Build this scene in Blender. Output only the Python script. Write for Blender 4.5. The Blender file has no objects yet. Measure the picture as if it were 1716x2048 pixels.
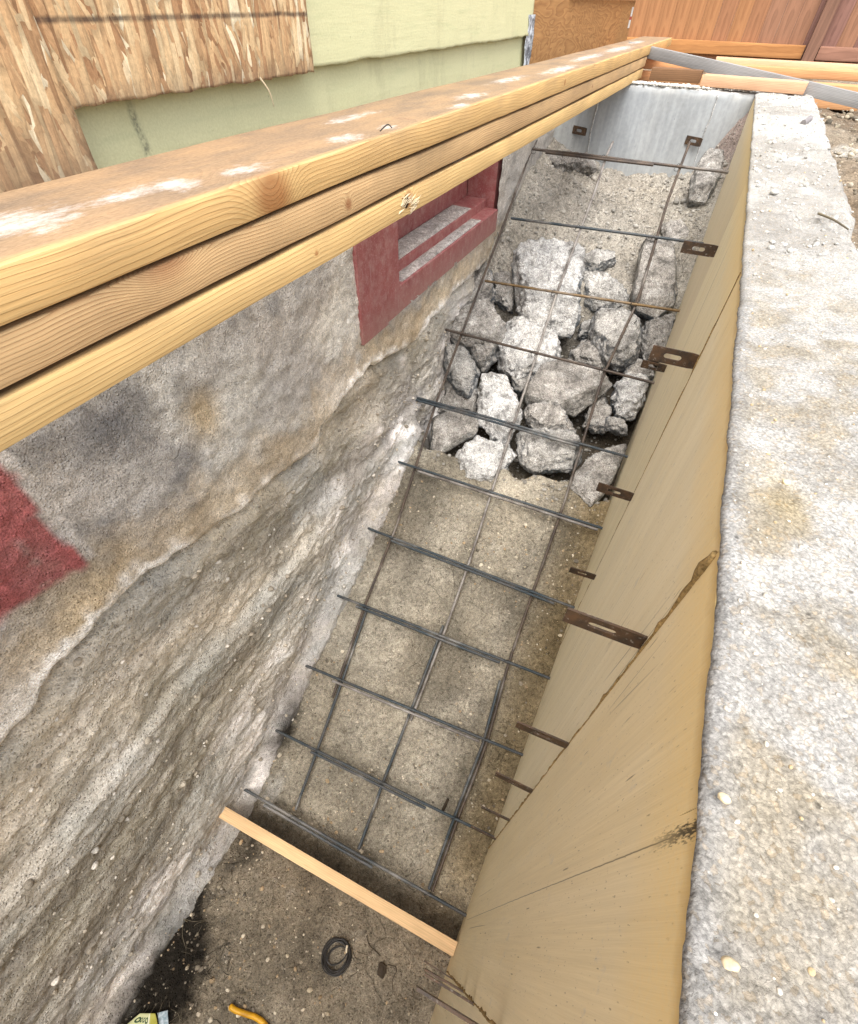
import bpy, bmesh, math, random
import numpy as np
from mathutils import Vector, Matrix

# ------------------------------------------------------------------ camera, sky, sun, exposure
sc = bpy.context.scene
COL = sc.collection
F_PX, CX, CY, PW, PH = 926.2075, 858.0, 1123.792, 1716.0, 2048.0
R = np.array([[0.90860874, 0.41727682, 0.01761296],
              [0.33369856, -0.69996763, -0.6314195],
              [-0.25114822, 0.57959069, -0.77524138]])      # world -> (right, down, forward)
cam_d = bpy.data.cameras.new("camera")
cam = bpy.data.objects.new("camera", cam_d)
COL.objects.link(cam)
M = Matrix.Identity(4)
for i in range(3):
    M[i][0] = R[0][i]; M[i][1] = -R[1][i]; M[i][2] = -R[2][i]
cam.matrix_world = M
cam_d.sensor_fit = 'VERTICAL'
cam_d.sensor_height = 24.0
cam_d.lens = 24.0 * F_PX / PH
cam_d.shift_y = (CY - PH / 2) / PH
cam_d.clip_start = 0.01
cam_d.clip_end = 500
sc.camera = cam

SUN_EL, SUN_AZ = math.radians(64), math.radians(163)   # azimuth clockwise from +Y
w = bpy.data.worlds.new("World")
sc.world = w
w.use_nodes = True
wn = w.node_tree
bg = wn.nodes["Background"]
sky = wn.nodes.new("ShaderNodeTexSky")
sky.sky_type = 'NISHITA'
sky.sun_disc = False
sky.sun_elevation = SUN_EL
sky.sun_rotation = SUN_AZ
sky.dust_density = 3.0
hs = wn.nodes.new("ShaderNodeHueSaturation")
hs.inputs["Saturation"].default_value = 0.30
wn.links.new(sky.outputs[0], hs.inputs["Color"])
wn.links.new(hs.outputs[0], bg.inputs[0])
bg.inputs[1].default_value = 0.15
sun_d = bpy.data.lights.new("sun", 'SUN')
sun_d.energy = 1.15
sun_d.angle = math.radians(55)
sun_d.color = (1.0, 0.955, 0.87)
sun = bpy.data.objects.new("sun", sun_d)
COL.objects.link(sun)
sd = Vector((math.sin(SUN_AZ) * math.cos(SUN_EL), math.cos(SUN_AZ) * math.cos(SUN_EL), math.sin(SUN_EL)))
sun.rotation_euler = sd.to_track_quat('Z', 'Y').to_euler()
sun.location = sd * 20
sc.view_settings.view_transform = 'Standard'
sc.view_settings.look = 'None'
sc.view_settings.exposure = 1.66
sc.view_settings.gamma = 1.0
sc.render.engine = 'CYCLES'
sc.cycles.max_bounces = 8
sc.cycles.diffuse_bounces = 6
sc.cycles.use_denoising = True
sc.cycles.denoising_prefilter = 'NONE'

# ------------------------------------------------------------------ measuring helpers (surveyed from the photograph)
def ray(x, y): return R.T @ np.array([x - CX, y - CY, F_PX])
def onX(x, y, X): r = ray(x, y); return r * X / r[0]
def onY(x, y, Y): r = ray(x, y); return r * Y / r[1]
def onZ(x, y, Z): r = ray(x, y); return r * Z / r[2]
RA, RB = -1.985, 0.487          # plane of the rebar mat: z = RA + RB*y
def onR(x, y, off=0.0): r = ray(x, y); return r * (RA + off) / (r[2] - RB * r[1])

# ------------------------------------------------------------------ numpy noise
def _h(ix, iy, iz, s):
    h = (ix.astype(np.int64) * 374761393 + iy.astype(np.int64) * 668265263 + iz.astype(np.int64) * 2147483647 + s * 974634777) & 0xFFFFFFFF
    h = ((h ^ (h >> 13)) * 1274126177) & 0xFFFFFFFF
    h = ((h ^ (h >> 16)) * 2246822519) & 0xFFFFFFFF
    return ((h ^ (h >> 15)) & 0xFFFFFF) / float(0xFFFFFF)
def vn(P, f=1.0, s=0):
    q = np.asarray(P, float) * f
    i = np.floor(q); t = q - i; t = t * t * (3 - 2 * t); i = i.astype(np.int64)
    o = 0
    for dx in (0, 1):
        for dy in (0, 1):
            for dz in (0, 1):
                wgt = (t[..., 0] if dx else 1 - t[..., 0]) * (t[..., 1] if dy else 1 - t[..., 1]) * (t[..., 2] if dz else 1 - t[..., 2])
                o = o + wgt * _h(i[..., 0] + dx, i[..., 1] + dy, i[..., 2] + dz, s)
    return o
def fbm(P, f=1.0, o=4, s=0, g=0.5):
    a, t, n = 1.0, 0, 0.0
    for k in range(o):
        t = t + a * (vn(P, f, s + 17 * k) * 2 - 1); n += a; a *= g; f *= 2.03
    return t / n
def vor(P, f=1.0, s=0):
    q = np.asarray(P, float) * f
    i = np.floor(q).astype(np.int64); best = np.full(q.shape[:-1], 9.0); cid = np.zeros(q.shape[:-1])
    for dx in (-1, 0, 1):
        for dy in (-1, 0, 1):
            for dz in (-1, 0, 1):
                a, b, c = i[..., 0] + dx, i[..., 1] + dy, i[..., 2] + dz
                px = a + _h(a, b, c, s); py = b + _h(a, b, c, s + 1); pz = c + _h(a, b, c, s + 2)
                d = np.sqrt((px - q[..., 0]) ** 2 + (py - q[..., 1]) ** 2 + (pz - q[..., 2]) ** 2)
                m = d < best
                best = np.where(m, d, best); cid = np.where(m, _h(a, b, c, s + 3), cid)
    return best, cid
def sst(a, b, x): t = np.clip((np.asarray(x, float) - a) / (b - a), 0, 1); return t * t * (3 - 2 * t)
def cool(c): g = c.mean(-1, keepdims=True); return (c * .6 + g * .4) * np.array([.99, 1., 1.02])
def mixc(a, b, t): t = np.asarray(t)[..., None]; return a * (1 - t) + b * t
def lin(r, g, b, k=1.0):
    f = lambda c: (c / 255 / 12.92 if c <= 10.3 else ((c / 255 + .055) / 1.055) ** 2.4) * k
    return np.array([f(r), f(g), f(b)])

# ------------------------------------------------------------------ object helpers
def tag(o, label=None, cat=None, group=None, kind=None):
    if label: o['label'] = label
    if cat: o['category'] = cat
    if group: o['group'] = group
    if kind: o['kind'] = kind
    return o
def empty(name, loc, label, cat, group=None):
    o = bpy.data.objects.new(name, None); COL.objects.link(o); o.location = loc; o.empty_display_size = .05
    bpy.context.view_layer.update()
    return tag(o, label, cat, group)
def put(name, me, mat, parent=None):
    o = bpy.data.objects.new(name, me); COL.objects.link(o)
    if mat: me.materials.append(mat)
    if parent:
        o.parent = parent
        o.matrix_parent_inverse = Matrix.Translation(parent.location).inverted() if parent.type == 'EMPTY' else Matrix.Identity(4)
    return o
def mesh(name, V, Fs, smooth=True, col=None, wc=None):
    me = bpy.data.meshes.new(name)
    me.from_pydata(np.asarray(V).reshape(-1, 3).tolist(), [], [list(map(int, f)) for f in Fs])
    if smooth: me.polygons.foreach_set('use_smooth', np.ones(len(me.polygons), bool))
    addcol(me, col)
    if wc is not None:
        a = me.attributes.new('wc', 'FLOAT_VECTOR', 'POINT'); a.data.foreach_set('vector', np.asarray(wc, np.float32).ravel())
    me.update()
    return me
def addcol(me, col):
    if col is None: return
    c = np.ones((len(me.vertices), 4), np.float32); c[:, :3] = np.asarray(col).reshape(-1, 3)
    a = me.color_attributes.new('Col', 'FLOAT_COLOR', 'POINT'); a.data.foreach_set('color', c.ravel())
def grid(name, P, col=None, keep=None, back=None, smooth=True):
    """quad sheet P[nu,nv,3]; back = vector: closes it into a solid with a plain back"""
    nu, nv = P.shape[:2]
    idx = np.arange(nu * nv).reshape(nu, nv)
    q = np.stack([idx[:-1, :-1], idx[1:, :-1], idx[1:, 1:], idx[:-1, 1:]], -1).reshape(-1, 4)
    if keep is not None: q = q[keep.reshape(-1)]
    V = P.reshape(-1, 3); Fs = [tuple(f) for f in q]
    if back is not None:
        loop = np.concatenate([idx[0, :], idx[1:, -1], idx[-1, -2::-1], idx[-2:0:-1, 0]])
        n0 = len(V); B = back(V[loop]); V = np.concatenate([V, B])
        L = len(loop)
        for k in range(L): Fs.append((loop[k], loop[(k + 1) % L], n0 + (k + 1) % L, n0 + k))
        Fs.append(tuple(n0 + k for k in range(L)))
        if col is not None: col = np.concatenate([col.reshape(-1, 3), col.reshape(-1, 3)[loop]])
    return mesh(name, V, Fs, smooth, col)
def loft(name, rings, cap=True, smooth=True, col=None, wc=None, closed=False):
    n, m = rings.shape[:2]; Fs = []
    for i in range(n if closed else n - 1):
        a, b = i * m, ((i + 1) % n) * m
        for k in range(m): Fs.append((a + k, a + (k + 1) % m, b + (k + 1) % m, b + k))
    if cap and not closed: Fs.append(tuple(range(m - 1, -1, -1))); Fs.append(tuple((n - 1) * m + k for k in range(m)))
    return mesh(name, rings, Fs, smooth, col, wc)
def tube(name, pts, rad, m=8, cap=True, smooth=True, closed=False):
    P = np.asarray(pts, float); n = len(P); rad = np.broadcast_to(rad, n)
    T = np.gradient(P, axis=0) if not closed else np.roll(P, -1, 0) - np.roll(P, 1, 0)
    T /= np.linalg.norm(T, axis=1)[:, None] + 1e-12
    up = np.array([.13, .21, .97]); rings = []
    for i in range(n):
        a = np.cross(T[i], up); a /= np.linalg.norm(a) + 1e-9; b = np.cross(a, T[i])
        an = np.arange(m) * 2 * math.pi / m
        rings.append(P[i] + rad[i] * (np.cos(an)[:, None] * a + np.sin(an)[:, None] * b))
    return loft(name, np.array(rings), cap, smooth, closed=closed)
def smoothpath(pts, n):
    P = np.asarray(pts, float); k = len(P); t = np.linspace(0, k - 1, n); out = []
    for x in t:
        i = min(int(x), k - 2); f = x - i
        p0, p1, p2, p3 = P[max(i - 1, 0)], P[i], P[i + 1], P[min(i + 2, k - 1)]
        out.append(.5 * ((2 * p1) + (p2 - p0) * f + (2 * p0 - 5 * p1 + 4 * p2 - p3) * f * f + (3 * p1 - p0 - 3 * p2 + p3) * f ** 3))
    return np.array(out)
def sharp(me, ang=30):
    bm = bmesh.new(); bm.from_mesh(me)
    for e in bm.edges:
        if len(e.link_faces) == 2 and e.calc_face_angle(0) > math.radians(ang): e.smooth = False
    bm.to_mesh(me); bm.free(); return me
def board(name, p0, p1, wdt, th, up=(0, 0, 1), step=.05, r=.003, warp=0., seed=0, colfn=None, rough=0.0012, side=6):
    """sawn board from p0 to p1 (axis through its middle); local coords (across, along, thick) in attribute wc"""
    p0, p1 = np.array(p0, float), np.array(p1, float)
    L = np.linalg.norm(p1 - p0); t = (p1 - p0) / L; up = np.array(up, float); s = np.cross(t, up); s /= np.linalg.norm(s); up = np.cross(s, t)
    sec = []
    a, b = wdt / 2, th / 2
    for (cx, cy, st) in ((a - r, b - r, 0), (-a + r, b - r, 90), (-a + r, -b + r, 180), (a - r, -b + r, 270)):
        for d in (0, 45, 90):
            an = math.radians(st + d); sec.append((cx + r * math.cos(an), cy + r * math.sin(an)))
        nxt = {0: ((a - r, b), (-a + r, b)), 180: ((-a + r, -b), (a - r, -b))}.get(st)
        if nxt:
            for k in range(1, side): f = k / side; sec.append((nxt[0][0] * (1 - f) + nxt[1][0] * f, nxt[0][1]))
    sec = np.array(sec); n = max(2, int(L / step)); v = np.linspace(0, L, n + 1)
    U = np.broadcast_to(sec[None, :, 0], (n + 1, len(sec))).copy(); W = np.broadcast_to(sec[None, :, 1], U.shape).copy(); V = np.broadcast_to(v[:, None], U.shape)
    wc = np.stack([U, V, W], -1)
    N = fbm(np.stack([U * 14, V * 3.0, W * 14 + seed], -1), 1.0, 3, seed)
    bow = warp * np.sin(v / L * math.pi)[:, None]
    Wd = W + N * rough * np.sign(W) + bow
    Ud = U + N * rough * np.sign(U)
    P = p0 + Ud[..., None] * s + V[..., None] * t + Wd[..., None] * up
    # sawn ends, a hair out of square
    col = colfn(P, wc) if colfn else np.zeros(P.shape)
    return sharp(loft(name, P, True, True, col, wc))
def shade_auto(o, ang=40):
    me = o.data
    bm = bmesh.new(); bm.from_mesh(me)
    for e in bm.edges:
        if len(e.link_faces) == 2 and e.calc_face_angle(0) > math.radians(ang): e.smooth = False
    bm.to_mesh(me); bm.free(); return o

# ------------------------------------------------------------------ node helper
class NT:
    def __init__(s, name, rough=.9, spec=.2):
        s.m = bpy.data.materials.new(name); s.m.use_nodes = True; s.t = s.m.node_tree
        s.b = s.t.nodes["Principled BSDF"]; s.b.inputs["Roughness"].default_value = rough
        s.b.inputs["Specular IOR Level"].default_value = spec
    def n(s, kind): return s.t.nodes.new("ShaderNode" + kind)
    def set(s, sock, v):
        if hasattr(v, 'bl_rna') and hasattr(v, 'is_linked'): s.t.links.new(v, sock)
        elif v is not None: sock.default_value = (tuple(v) + (1,) if hasattr(v, '__len__') and len(v) == 3 and sock.type == 'RGBA' else v)
    def pos(s): return s.n("NewGeometry").outputs["Position"]
    def nor(s): return s.n("NewGeometry").outputs["Normal"]
    def attr(s, a, out="Color"):
        x = s.n("Attribute"); x.attribute_name = a; return x.outputs[out]
    def math(s, op, a, b=0., c=None, clamp=False):
        x = s.n("Math"); x.operation = op; x.use_clamp = clamp; s.set(x.inputs[0], a); s.set(x.inputs[1], b)
        if c is not None: s.set(x.inputs[2], c)
        return x.outputs[0]
    def vmul(s, v, k):
        x = s.n("VectorMath"); x.operation = 'MULTIPLY'; s.set(x.inputs[0], v); s.set(x.inputs[1], k if hasattr(k, '__len__') else (k, k, k)); return x.outputs[0]
    def vadd(s, v, k):
        x = s.n("VectorMath"); x.operation = 'ADD'; s.set(x.inputs[0], v); s.set(x.inputs[1], k); return x.outputs[0]
    def sep(s, v): x = s.n("SeparateXYZ"); s.set(x.inputs[0], v); return x.outputs
    def comb(s, a, b, c):
        x = s.n("CombineXYZ"); s.set(x.inputs[0], a); s.set(x.inputs[1], b); s.set(x.inputs[2], c); return x.outputs[0]
    def noise(s, v, scale, det=4., rough=.55, dist=0., out=0):
        x = s.n("TexNoise"); s.set(x.inputs["Vector"], v); x.inputs["Scale"].default_value = scale; x.inputs["Detail"].default_value = det
        x.inputs["Roughness"].default_value = rough; x.inputs["Distortion"].default_value = dist; return x.outputs[out]
    def voro(s, v, scale, feat='F1', out="Distance", rnd=1.):
        x = s.n("TexVoronoi"); x.feature = feat; s.set(x.inputs["Vector"], v); x.inputs["Scale"].default_value = scale
        x.inputs["Randomness"].default_value = rnd; return x.outputs[out]
    def rng(s, v, a, b, c=0., d=1., smooth=False):
        x = s.n("MapRange"); x.interpolation_type = 'SMOOTHSTEP' if smooth else 'LINEAR'
        s.set(x.inputs[0], v)
        for i, k in enumerate((a, b, c, d)): x.inputs[i + 1].default_value = k
        return x.outputs[0]
    def ramp(s, v, stops):
        x = s.n("ValToRGB"); s.set(x.inputs[0], v); e = x.color_ramp.elements
        while len(e) < len(stops): e.new(.5)
        for k, (p, c) in enumerate(stops): e[k].position = p; e[k].color = tuple(c) + (1,)
        return x.outputs[0]
    def mix(s, f, a, b, bt='MIX'):
        x = s.n("Mix"); x.data_type = 'RGBA'; x.blend_type = bt; x.clamp_factor = True
        s.set(x.inputs[0], f); s.set(x.inputs[6], a); s.set(x.inputs[7], b); return x.outputs[2]
    def scale(s, c, k):   # colour * value
        x = s.n("VectorMath"); x.operation = 'SCALE'; s.set(x.inputs[0], c); s.set(x.inputs[3], k); return x.outputs[0]
    def bump(s, h, dist=.004, st=1., nrm=None):
        x = s.n("Bump"); x.inputs["Distance"].default_value = dist; x.inputs["Strength"].default_value = st; s.set(x.inputs["Height"], h)
        if nrm is not None: s.set(x.inputs["Normal"], nrm)
        return x.outputs[0]
    def done(s, col, nrm=None, rough=None):
        s.set(s.b.inputs["Base Color"], col)
        if nrm is not None: s.set(s.b.inputs["Normal"], nrm)
        if rough is not None: s.set(s.b.inputs["Roughness"], rough)
        return s.m

def gritty(name, base=None, sat=.25, big=6., mid=45., fine=220., peb=90., pebamt=.5, bd=.006, contrast=1., crack=0., spec=.12, rough=.95):
    """mineral surface: colour from attribute Col (or base) broken up by clumps, grit and small stones, with real relief"""
    m = NT(name, rough, spec); P = m.pos()
    c = m.attr('Col') if base is None else tuple(base)
    n1 = m.noise(P, big, 5, .6); n2 = m.noise(P, mid, 5, .65); n3 = m.noise(P, fine, 3, .6)
    k = m.math('MULTIPLY', m.rng(n1, .3, .7, 1 - .22 * contrast, 1 + .2 * contrast), m.rng(n2, .3, .7, 1 - .28 * contrast, 1 + .25 * contrast))
    k = m.math('MULTIPLY', k, m.rng(n3, .32, .68, 1 - .34 * contrast, 1 + .30 * contrast))
    v1 = m.voro(P, peb); v1c = m.sep(m.voro(P, peb, out="Color"))[0]
    stone = m.math('MULTIPLY', m.rng(v1, .5, .2, 0, 1), m.math('GREATER_THAN', v1c, 1 - pebamt))
    k = m.math('MULTIPLY', k, m.math('ADD', 1, m.math('MULTIPLY', stone, m.rng(v1c, 1 - pebamt, 1, -.22 * contrast, .35 * contrast))))
    col = m.scale(c, k)
    tint = m.noise(P, 3.1, 3, .6); col = m.mix(m.rng(tint, .4, .75, 0, sat), col, m.mix(1., col, (1.1, .92, .72), 'MULTIPLY'))
    h = m.math('ADD', m.math('MULTIPLY', n2, 1.0), m.math('MULTIPLY', n3, .35))
    h = m.math('ADD', h, m.math('MULTIPLY', stone, .5))
    if crack:
        wv = m.noise(P, 7, 3, .6, out=1); cv = m.voro(m.vadd(P, m.vmul(wv, .05)), 9, 'DISTANCE_TO_EDGE'); ck = m.rng(cv, 0., .02, crack, 0)
        ck = m.math('MULTIPLY', ck, m.rng(m.noise(P, 4, 2), .5, .62, 0, 1))
        col = m.mix(ck, col, m.scale(col, .35)); h = m.math('SUBTRACT', h, ck)
    return m.done(col, m.bump(h, bd, 1.))

WK = .84
def wood(name, light, dark, ring=90., u0=.0, w0=-.12, cont=.75, knots=(), dirt=None, dust=False, seed=0., rough=.75, stain=None, grey=0.):
    light, dark = np.array(light) * WK, np.array(dark) * WK
    if dirt is not None: dirt = np.array(dirt) * WK
    m = NT(name, rough, .25)
    q = m.sep(m.attr('wc', "Vector")); u, v, wv = q[0], q[1], q[2]
    wob = m.noise(m.comb(m.math('MULTIPLY', u, 2.), m.math('MULTIPLY_ADD', v, .9, seed), m.math('MULTIPLY', wv, 2.)), 1.3, 2, .5)
    du = m.math('ADD', m.math('SUBTRACT', u, u0), m.math('MULTIPLY', m.math('SUBTRACT', wob, .5), .09))
    dw = m.math('SUBTRACT', wv, w0)
    r = m.math('SQRT', m.math('ADD', m.math('MULTIPLY', du, du), m.math('MULTIPLY', dw, dw)))
    r = m.math('ADD', r, m.math('MULTIPLY', m.math('SUBTRACT', m.noise(m.comb(m.math('MULTIPLY', u, 5), m.math('MULTIPLY_ADD', v, 5., seed), m.math('MULTIPLY', wv, 5)), 1., 3), .5), .008))
    kn = None
    for (ku, kv, kw, kr) in knots:
        e = m.math('ADD', m.math('POWER', m.math('DIVIDE', m.math('SUBTRACT', v, kv), kr), 2.), m.math('POWER', m.math('DIVIDE', m.math('SUBTRACT', wv, kw), kr * .8), 2.))
        e = m.math('ADD', e, m.math('POWER', m.math('DIVIDE', m.math('SUBTRACT', u, ku), kr * 1.6), 2.))
        g = m.math('POWER', 2.718, m.math('MULTIPLY', e, -1.))
        r = m.math('ADD', r, m.math('MULTIPLY', g, kr * .7)); kn = g if kn is None else m.math('MAXIMUM', kn, g)
    t = m.math('FRACT', m.math('MULTIPLY', r, ring)); t = m.math('MULTIPLY', m.math('POWER', t, 1.8), m.rng(t, .93, 1., 1., 0.))
    t = m.math('MULTIPLY', t, m.rng(m.noise(m.comb(m.math('MULTIPLY', u, 8), m.math('MULTIPLY', v, 1.5), seed), 2, 2), .25, .7, .45, 1.05))
    fib = m.noise(m.comb(m.math('MULTIPLY', u, 420), m.math('MULTIPLY_ADD', v, 9., seed), m.math('MULTIPLY', wv, 420)), 1., 3, .6)
    blot = m.noise(m.comb(m.math('MULTIPLY', u, 10), m.math('MULTIPLY_ADD', v, 2., seed), m.math('MULTIPLY', wv, 10)), 1., 4, .6)
    c = m.mix(m.math('MULTIPLY', t, cont), tuple(light), tuple(dark))
    c = m.scale(c, m.math('MULTIPLY', m.rng(fib, .3, .7, .86, 1.12), m.rng(blot, .3, .7, .84, 1.14)))
    if kn is not None: c = m.mix(m.rng(kn, .35, .85, 0, .7), c, tuple(np.array(dark) * np.array([.75, .5, .42])))
    scuff = m.noise(m.comb(m.math('MULTIPLY', u, 60), m.math('MULTIPLY_ADD', v, 14., seed + 4.), m.math('MULTIPLY', wv, 60)), 1., 5, .7)
    c = m.mix(m.rng(scuff, .66, .78, 0, .45), c, tuple(np.array(dark) * .5))
    if dirt is not None:
        a = m.sep(m.attr('Col'))
        dn = m.noise(m.comb(m.math('MULTIPLY', u, 16), m.math('MULTIPLY', v, 6.), 0), 1., 6, .65)
        dirtc = m.mix(m.rng(dn, .35, .68), tuple(dirt), tuple(np.array(dirt) * np.array([1.5, 1.38, 1.22])))
        f2 = m.noise(m.comb(m.math('MULTIPLY', u, 300), m.math('MULTIPLY', v, 120.), 0), 1., 3, .6)
        dirtc = m.scale(dirtc, m.rng(f2, .3, .7, .8, 1.2))
        cov = m.math('MULTIPLY', a[0], m.rng(dn, .25, .7, 1.0, .82))
        c = m.mix(cov, c, dirtc)
        sp = m.noise(m.comb(m.math('MULTIPLY', u, 46), m.math('MULTIPLY', v, 22.), 3.), 1., 9, .8)
        dm = m.math('MULTIPLY', m.rng(m.math('ADD', m.math('MULTIPLY', a[1], 1.0), m.math('MULTIPLY', m.math('SUBTRACT', sp, .5), 3.4)), .45, 1.25), m.rng(a[1], .0, .5))
        c = m.mix(m.math('MULTIPLY', dm, .8), c, (.58, .57, .56))
    if stain is not None:
        a = m.sep(m.attr('Col')); c = m.mix(a[2], c, tuple(stain))
    h = m.math('ADD', m.math('MULTIPLY', fib, .6), m.math('MULTIPLY', t, .5))
    return m.done(c, m.bump(h, .0012, .7))

# ------------------------------------------------------------------ main dimensions (camera at the origin, metres)
XP = 0.117          # inner face of the plywood form
XI = 0.136          # inner face of the new concrete wall behind it
XW = -0.82          # face of the old foundation
YF = 3.52           # inner face of the end wall
ZT = -0.277         # top of the new walls
ZG = -0.37          # yard
ZL = -2.02          # landing
rng = np.random.default_rng(7)
random.seed(7)

def outer(y): return np.interp(y, [-2, 0, .8, 1.3, 1.6, 2.2, 2.8, 3.75], [.36, .345, .335, .322, .334, .352, .366, .378])
def lipz(y):
    z = np.interp(y, [-2, -.6, -.085, .011, .072, .194, .27, .46, .64, .87, .98, 1.0, 1.255, 1.33, 1.69, 2.07, 2.6, 3.6],
                  [-.90, -.93, -.915, -.90, -.86, -.825, -.83, -.875, -.90, -.925, -.945, -.885, -.845, -.84, -.905, -.85, -.86, -.86])
    return z + .012 * (vn(np.stack([np.asarray(y) * 22, 0 * np.asarray(y), 0 * np.asarray(y)], -1), 1, 5) - .5) + .006 * (vn(np.stack([np.asarray(y) * 70, 0 * np.asarray(y), 0 * np.asarray(y)], -1), 1, 6) - .5)
def floor_z(X, y):
    X, y = np.broadcast_arrays(np.asarray(X, float), np.asarray(y, float))
    z = RA - .062 + RB * y
    z = z - .24 * sst(1.55, 1.74, y + .02 * np.sin(X * 17) + .012 * np.sin(X * 41)) * (1 - sst(2.35, 2.6, y))
    pile = np.interp(y, [2.2, 2.55, 2.8, 3.1, 3.52, 4], [-1.10, -.93, -.78, -.68, -.60, -.6]) + .05 * sst(-.45, -.8, X) - .03 * np.exp(-((X + .35) / .16) ** 2)
    pile = pile + .21 * sst(-.05, .13, X) * sst(3.0, 3.5, y) + .05 * sst(-.1, .1, X)
    t = sst(2.35, 2.8, y); z = z * (1 - t) + pile * t
    z = np.where(y < .06, ZL + .004 * np.sin(X * 9), z)
    t = sst(.05, .10, y); z = np.where((y > .0) & (y < .2), (ZL) * (1 - t) + (RA - .062 + RB * y) * t, z)
    # soil creeps up where it meets the old wall
    z = z + .045 * sst(.10, 0, X - XW) * sst(-.1, .5, y) + .03 * sst(.14, 0, X - XW) * (1 - sst(-.3, .2, y))
    return z

# ------------------------------------------------------------------ soil in the stairwell
ys = np.concatenate([np.arange(-1.9, -.75, .03), np.arange(-.75, 1.75, .0085), np.arange(1.75, 3.66, .011)])
xs = np.arange(-.93, .1361, .0085)
Xg, Yg = np.meshgrid(xs, ys); Xg = Xg.T; Yg = Yg.T
P0 = np.stack([Xg, Yg, np.zeros_like(Xg)], -1)
Z = floor_z(Xg, Yg)
pilem = sst(2.25, 2.6, Yg)
Z = Z + .012 * fbm(P0, 5, 4, 1) + (.006 + .022 * pilem) * fbm(P0, 24, 4, 2, .6) + .004 * fbm(P0, 80, 2, 3)
d, cid = vor(P0, 42, 9); Z = Z + (.004 + .007 * pilem) * np.clip(.5 - d, 0, 1) * (cid > .45)
Pf = np.stack([Xg, Yg, Z], -1)
soil = lin(160, 152, 136, 0.84); dry = lin(180, 172, 156, 0.87); board_shade = lin(98, 88, 72, 0.57); black = lin(44, 41, 38, 0.26); pilec = lin(180, 174, 164, .70); ash = lin(181, 178, 171, 0.90)
n = fbm(P0, 4, 5, 21)
C = mixc(np.broadcast_to(soil, Pf.shape), dry, sst(-.15, .35, n))
land = 1 - sst(-.02, .1, Yg)
C = mixc(C, lin(144, 132, 114, .74), .75 * land)
# stop board's shade painted into the soil colour, up to the first bar
C = mixc(C, board_shade, .9 * np.exp(-((Yg - .085) / .055) ** 2) * (.7 + .3 * n))
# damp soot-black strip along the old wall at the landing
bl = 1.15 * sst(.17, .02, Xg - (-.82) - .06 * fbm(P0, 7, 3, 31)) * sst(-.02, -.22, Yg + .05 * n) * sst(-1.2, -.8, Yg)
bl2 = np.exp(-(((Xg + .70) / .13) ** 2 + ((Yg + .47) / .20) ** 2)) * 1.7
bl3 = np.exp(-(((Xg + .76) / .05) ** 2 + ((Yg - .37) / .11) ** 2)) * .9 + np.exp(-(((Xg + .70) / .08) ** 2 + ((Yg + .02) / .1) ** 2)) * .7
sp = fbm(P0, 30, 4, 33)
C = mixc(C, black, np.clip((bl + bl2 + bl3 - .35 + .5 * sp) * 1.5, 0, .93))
C = mixc(C, ash, np.clip(np.exp(-(((Xg + .70) / .035) ** 2 + ((Yg - .17) / .08) ** 2)) + .6 * sp - .25, 0, .7))
C = mixc(C, lin(160, 138, 96, .74), .75 * sst(-.12, .1, Xg + .03 * n) * (1 - pilem) * sst(0, .3, Yg))
C = mixc(C, lin(92, 84, 74, .55), .9 * sst(1.64, 1.80, Yg + .05 * n) * (1 - sst(2.3, 2.6, Yg)))  # dark shade of the gaps between chunks, painted into the soil colour
C = mixc(C, pilec, pilem * (.75 + .25 * n))
C = mixc(C, lin(160, 142, 134, .8), np.clip(pilem * sst(-.05, .1, Xg) * sst(3.1, 3.4, Yg), 0, .8))
damp = fbm(P0 * np.array([1.2, .8, 1]), 3.0, 4, 46); C = C * (1 - .30 * sst(.05, .4, damp) * (1 - pilem) + .16 * sst(.1, .45, -damp))[..., None]
C = C * (1 + .14 * fbm(P0, 60, 2, 44) + .10 * fbm(P0, 18, 3, 45))[..., None]
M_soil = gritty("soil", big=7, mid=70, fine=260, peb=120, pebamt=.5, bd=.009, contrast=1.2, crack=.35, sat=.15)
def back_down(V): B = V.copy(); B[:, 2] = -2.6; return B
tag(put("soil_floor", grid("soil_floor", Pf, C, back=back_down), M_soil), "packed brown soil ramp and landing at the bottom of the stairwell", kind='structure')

# ------------------------------------------------------------------ yard ground (one sheet with the stairwell cut out)
gx = np.concatenate([[-60, -25, -12, -6, -3, -1.6], np.arange(-.95, .31, .1), [.31], np.arange(.33, 1.6, .02), np.arange(1.6, 4, .15), [5, 8, 14, 25, 60]])
gy = np.concatenate([[-60, -25, -10, -4, -2.2, -1.92], np.arange(-1.6, 3.4, .05), [3.6], np.arange(3.64, 6.6, .04), [7, 8, 10, 15, 30, 60]])
GX, GY = np.meshgrid(gx, gy, indexing='ij'); G0 = np.stack([GX, GY, 0 * GX], -1)
near = np.exp(-((GX / 4) ** 2 + ((GY - 2) / 6) ** 2))
GZ = ZG + near * (.018 * fbm(G0, 3, 4, 51) + .02 * fbm(G0, 14, 3, 52))
cx_, cy_ = (GX[:-1, :-1] + GX[1:, 1:]) / 2, (GY[:-1, :-1] + GY[1:, 1:]) / 2
keep = ~((cx_ > -.94) & (cx_ < .31) & (cy_ > -1.92) & (cy_ < 3.6))
gn = fbm(G0, 2.2, 4, 53)
GC = mixc(np.broadcast_to(lin(165, 145, 122, 0.47), G0.shape), lin(188, 172, 150, 0.51), sst(-.2, .4, gn))
GC = mixc(GC, lin(205, 200, 190, 0.64), np.clip(np.exp(-(((GX - .52) / .16) ** 2 + ((GY - 2.9) / .12) ** 2)) + .7 * fbm(G0, 18, 3, 54) - .2, 0, .9))
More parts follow.
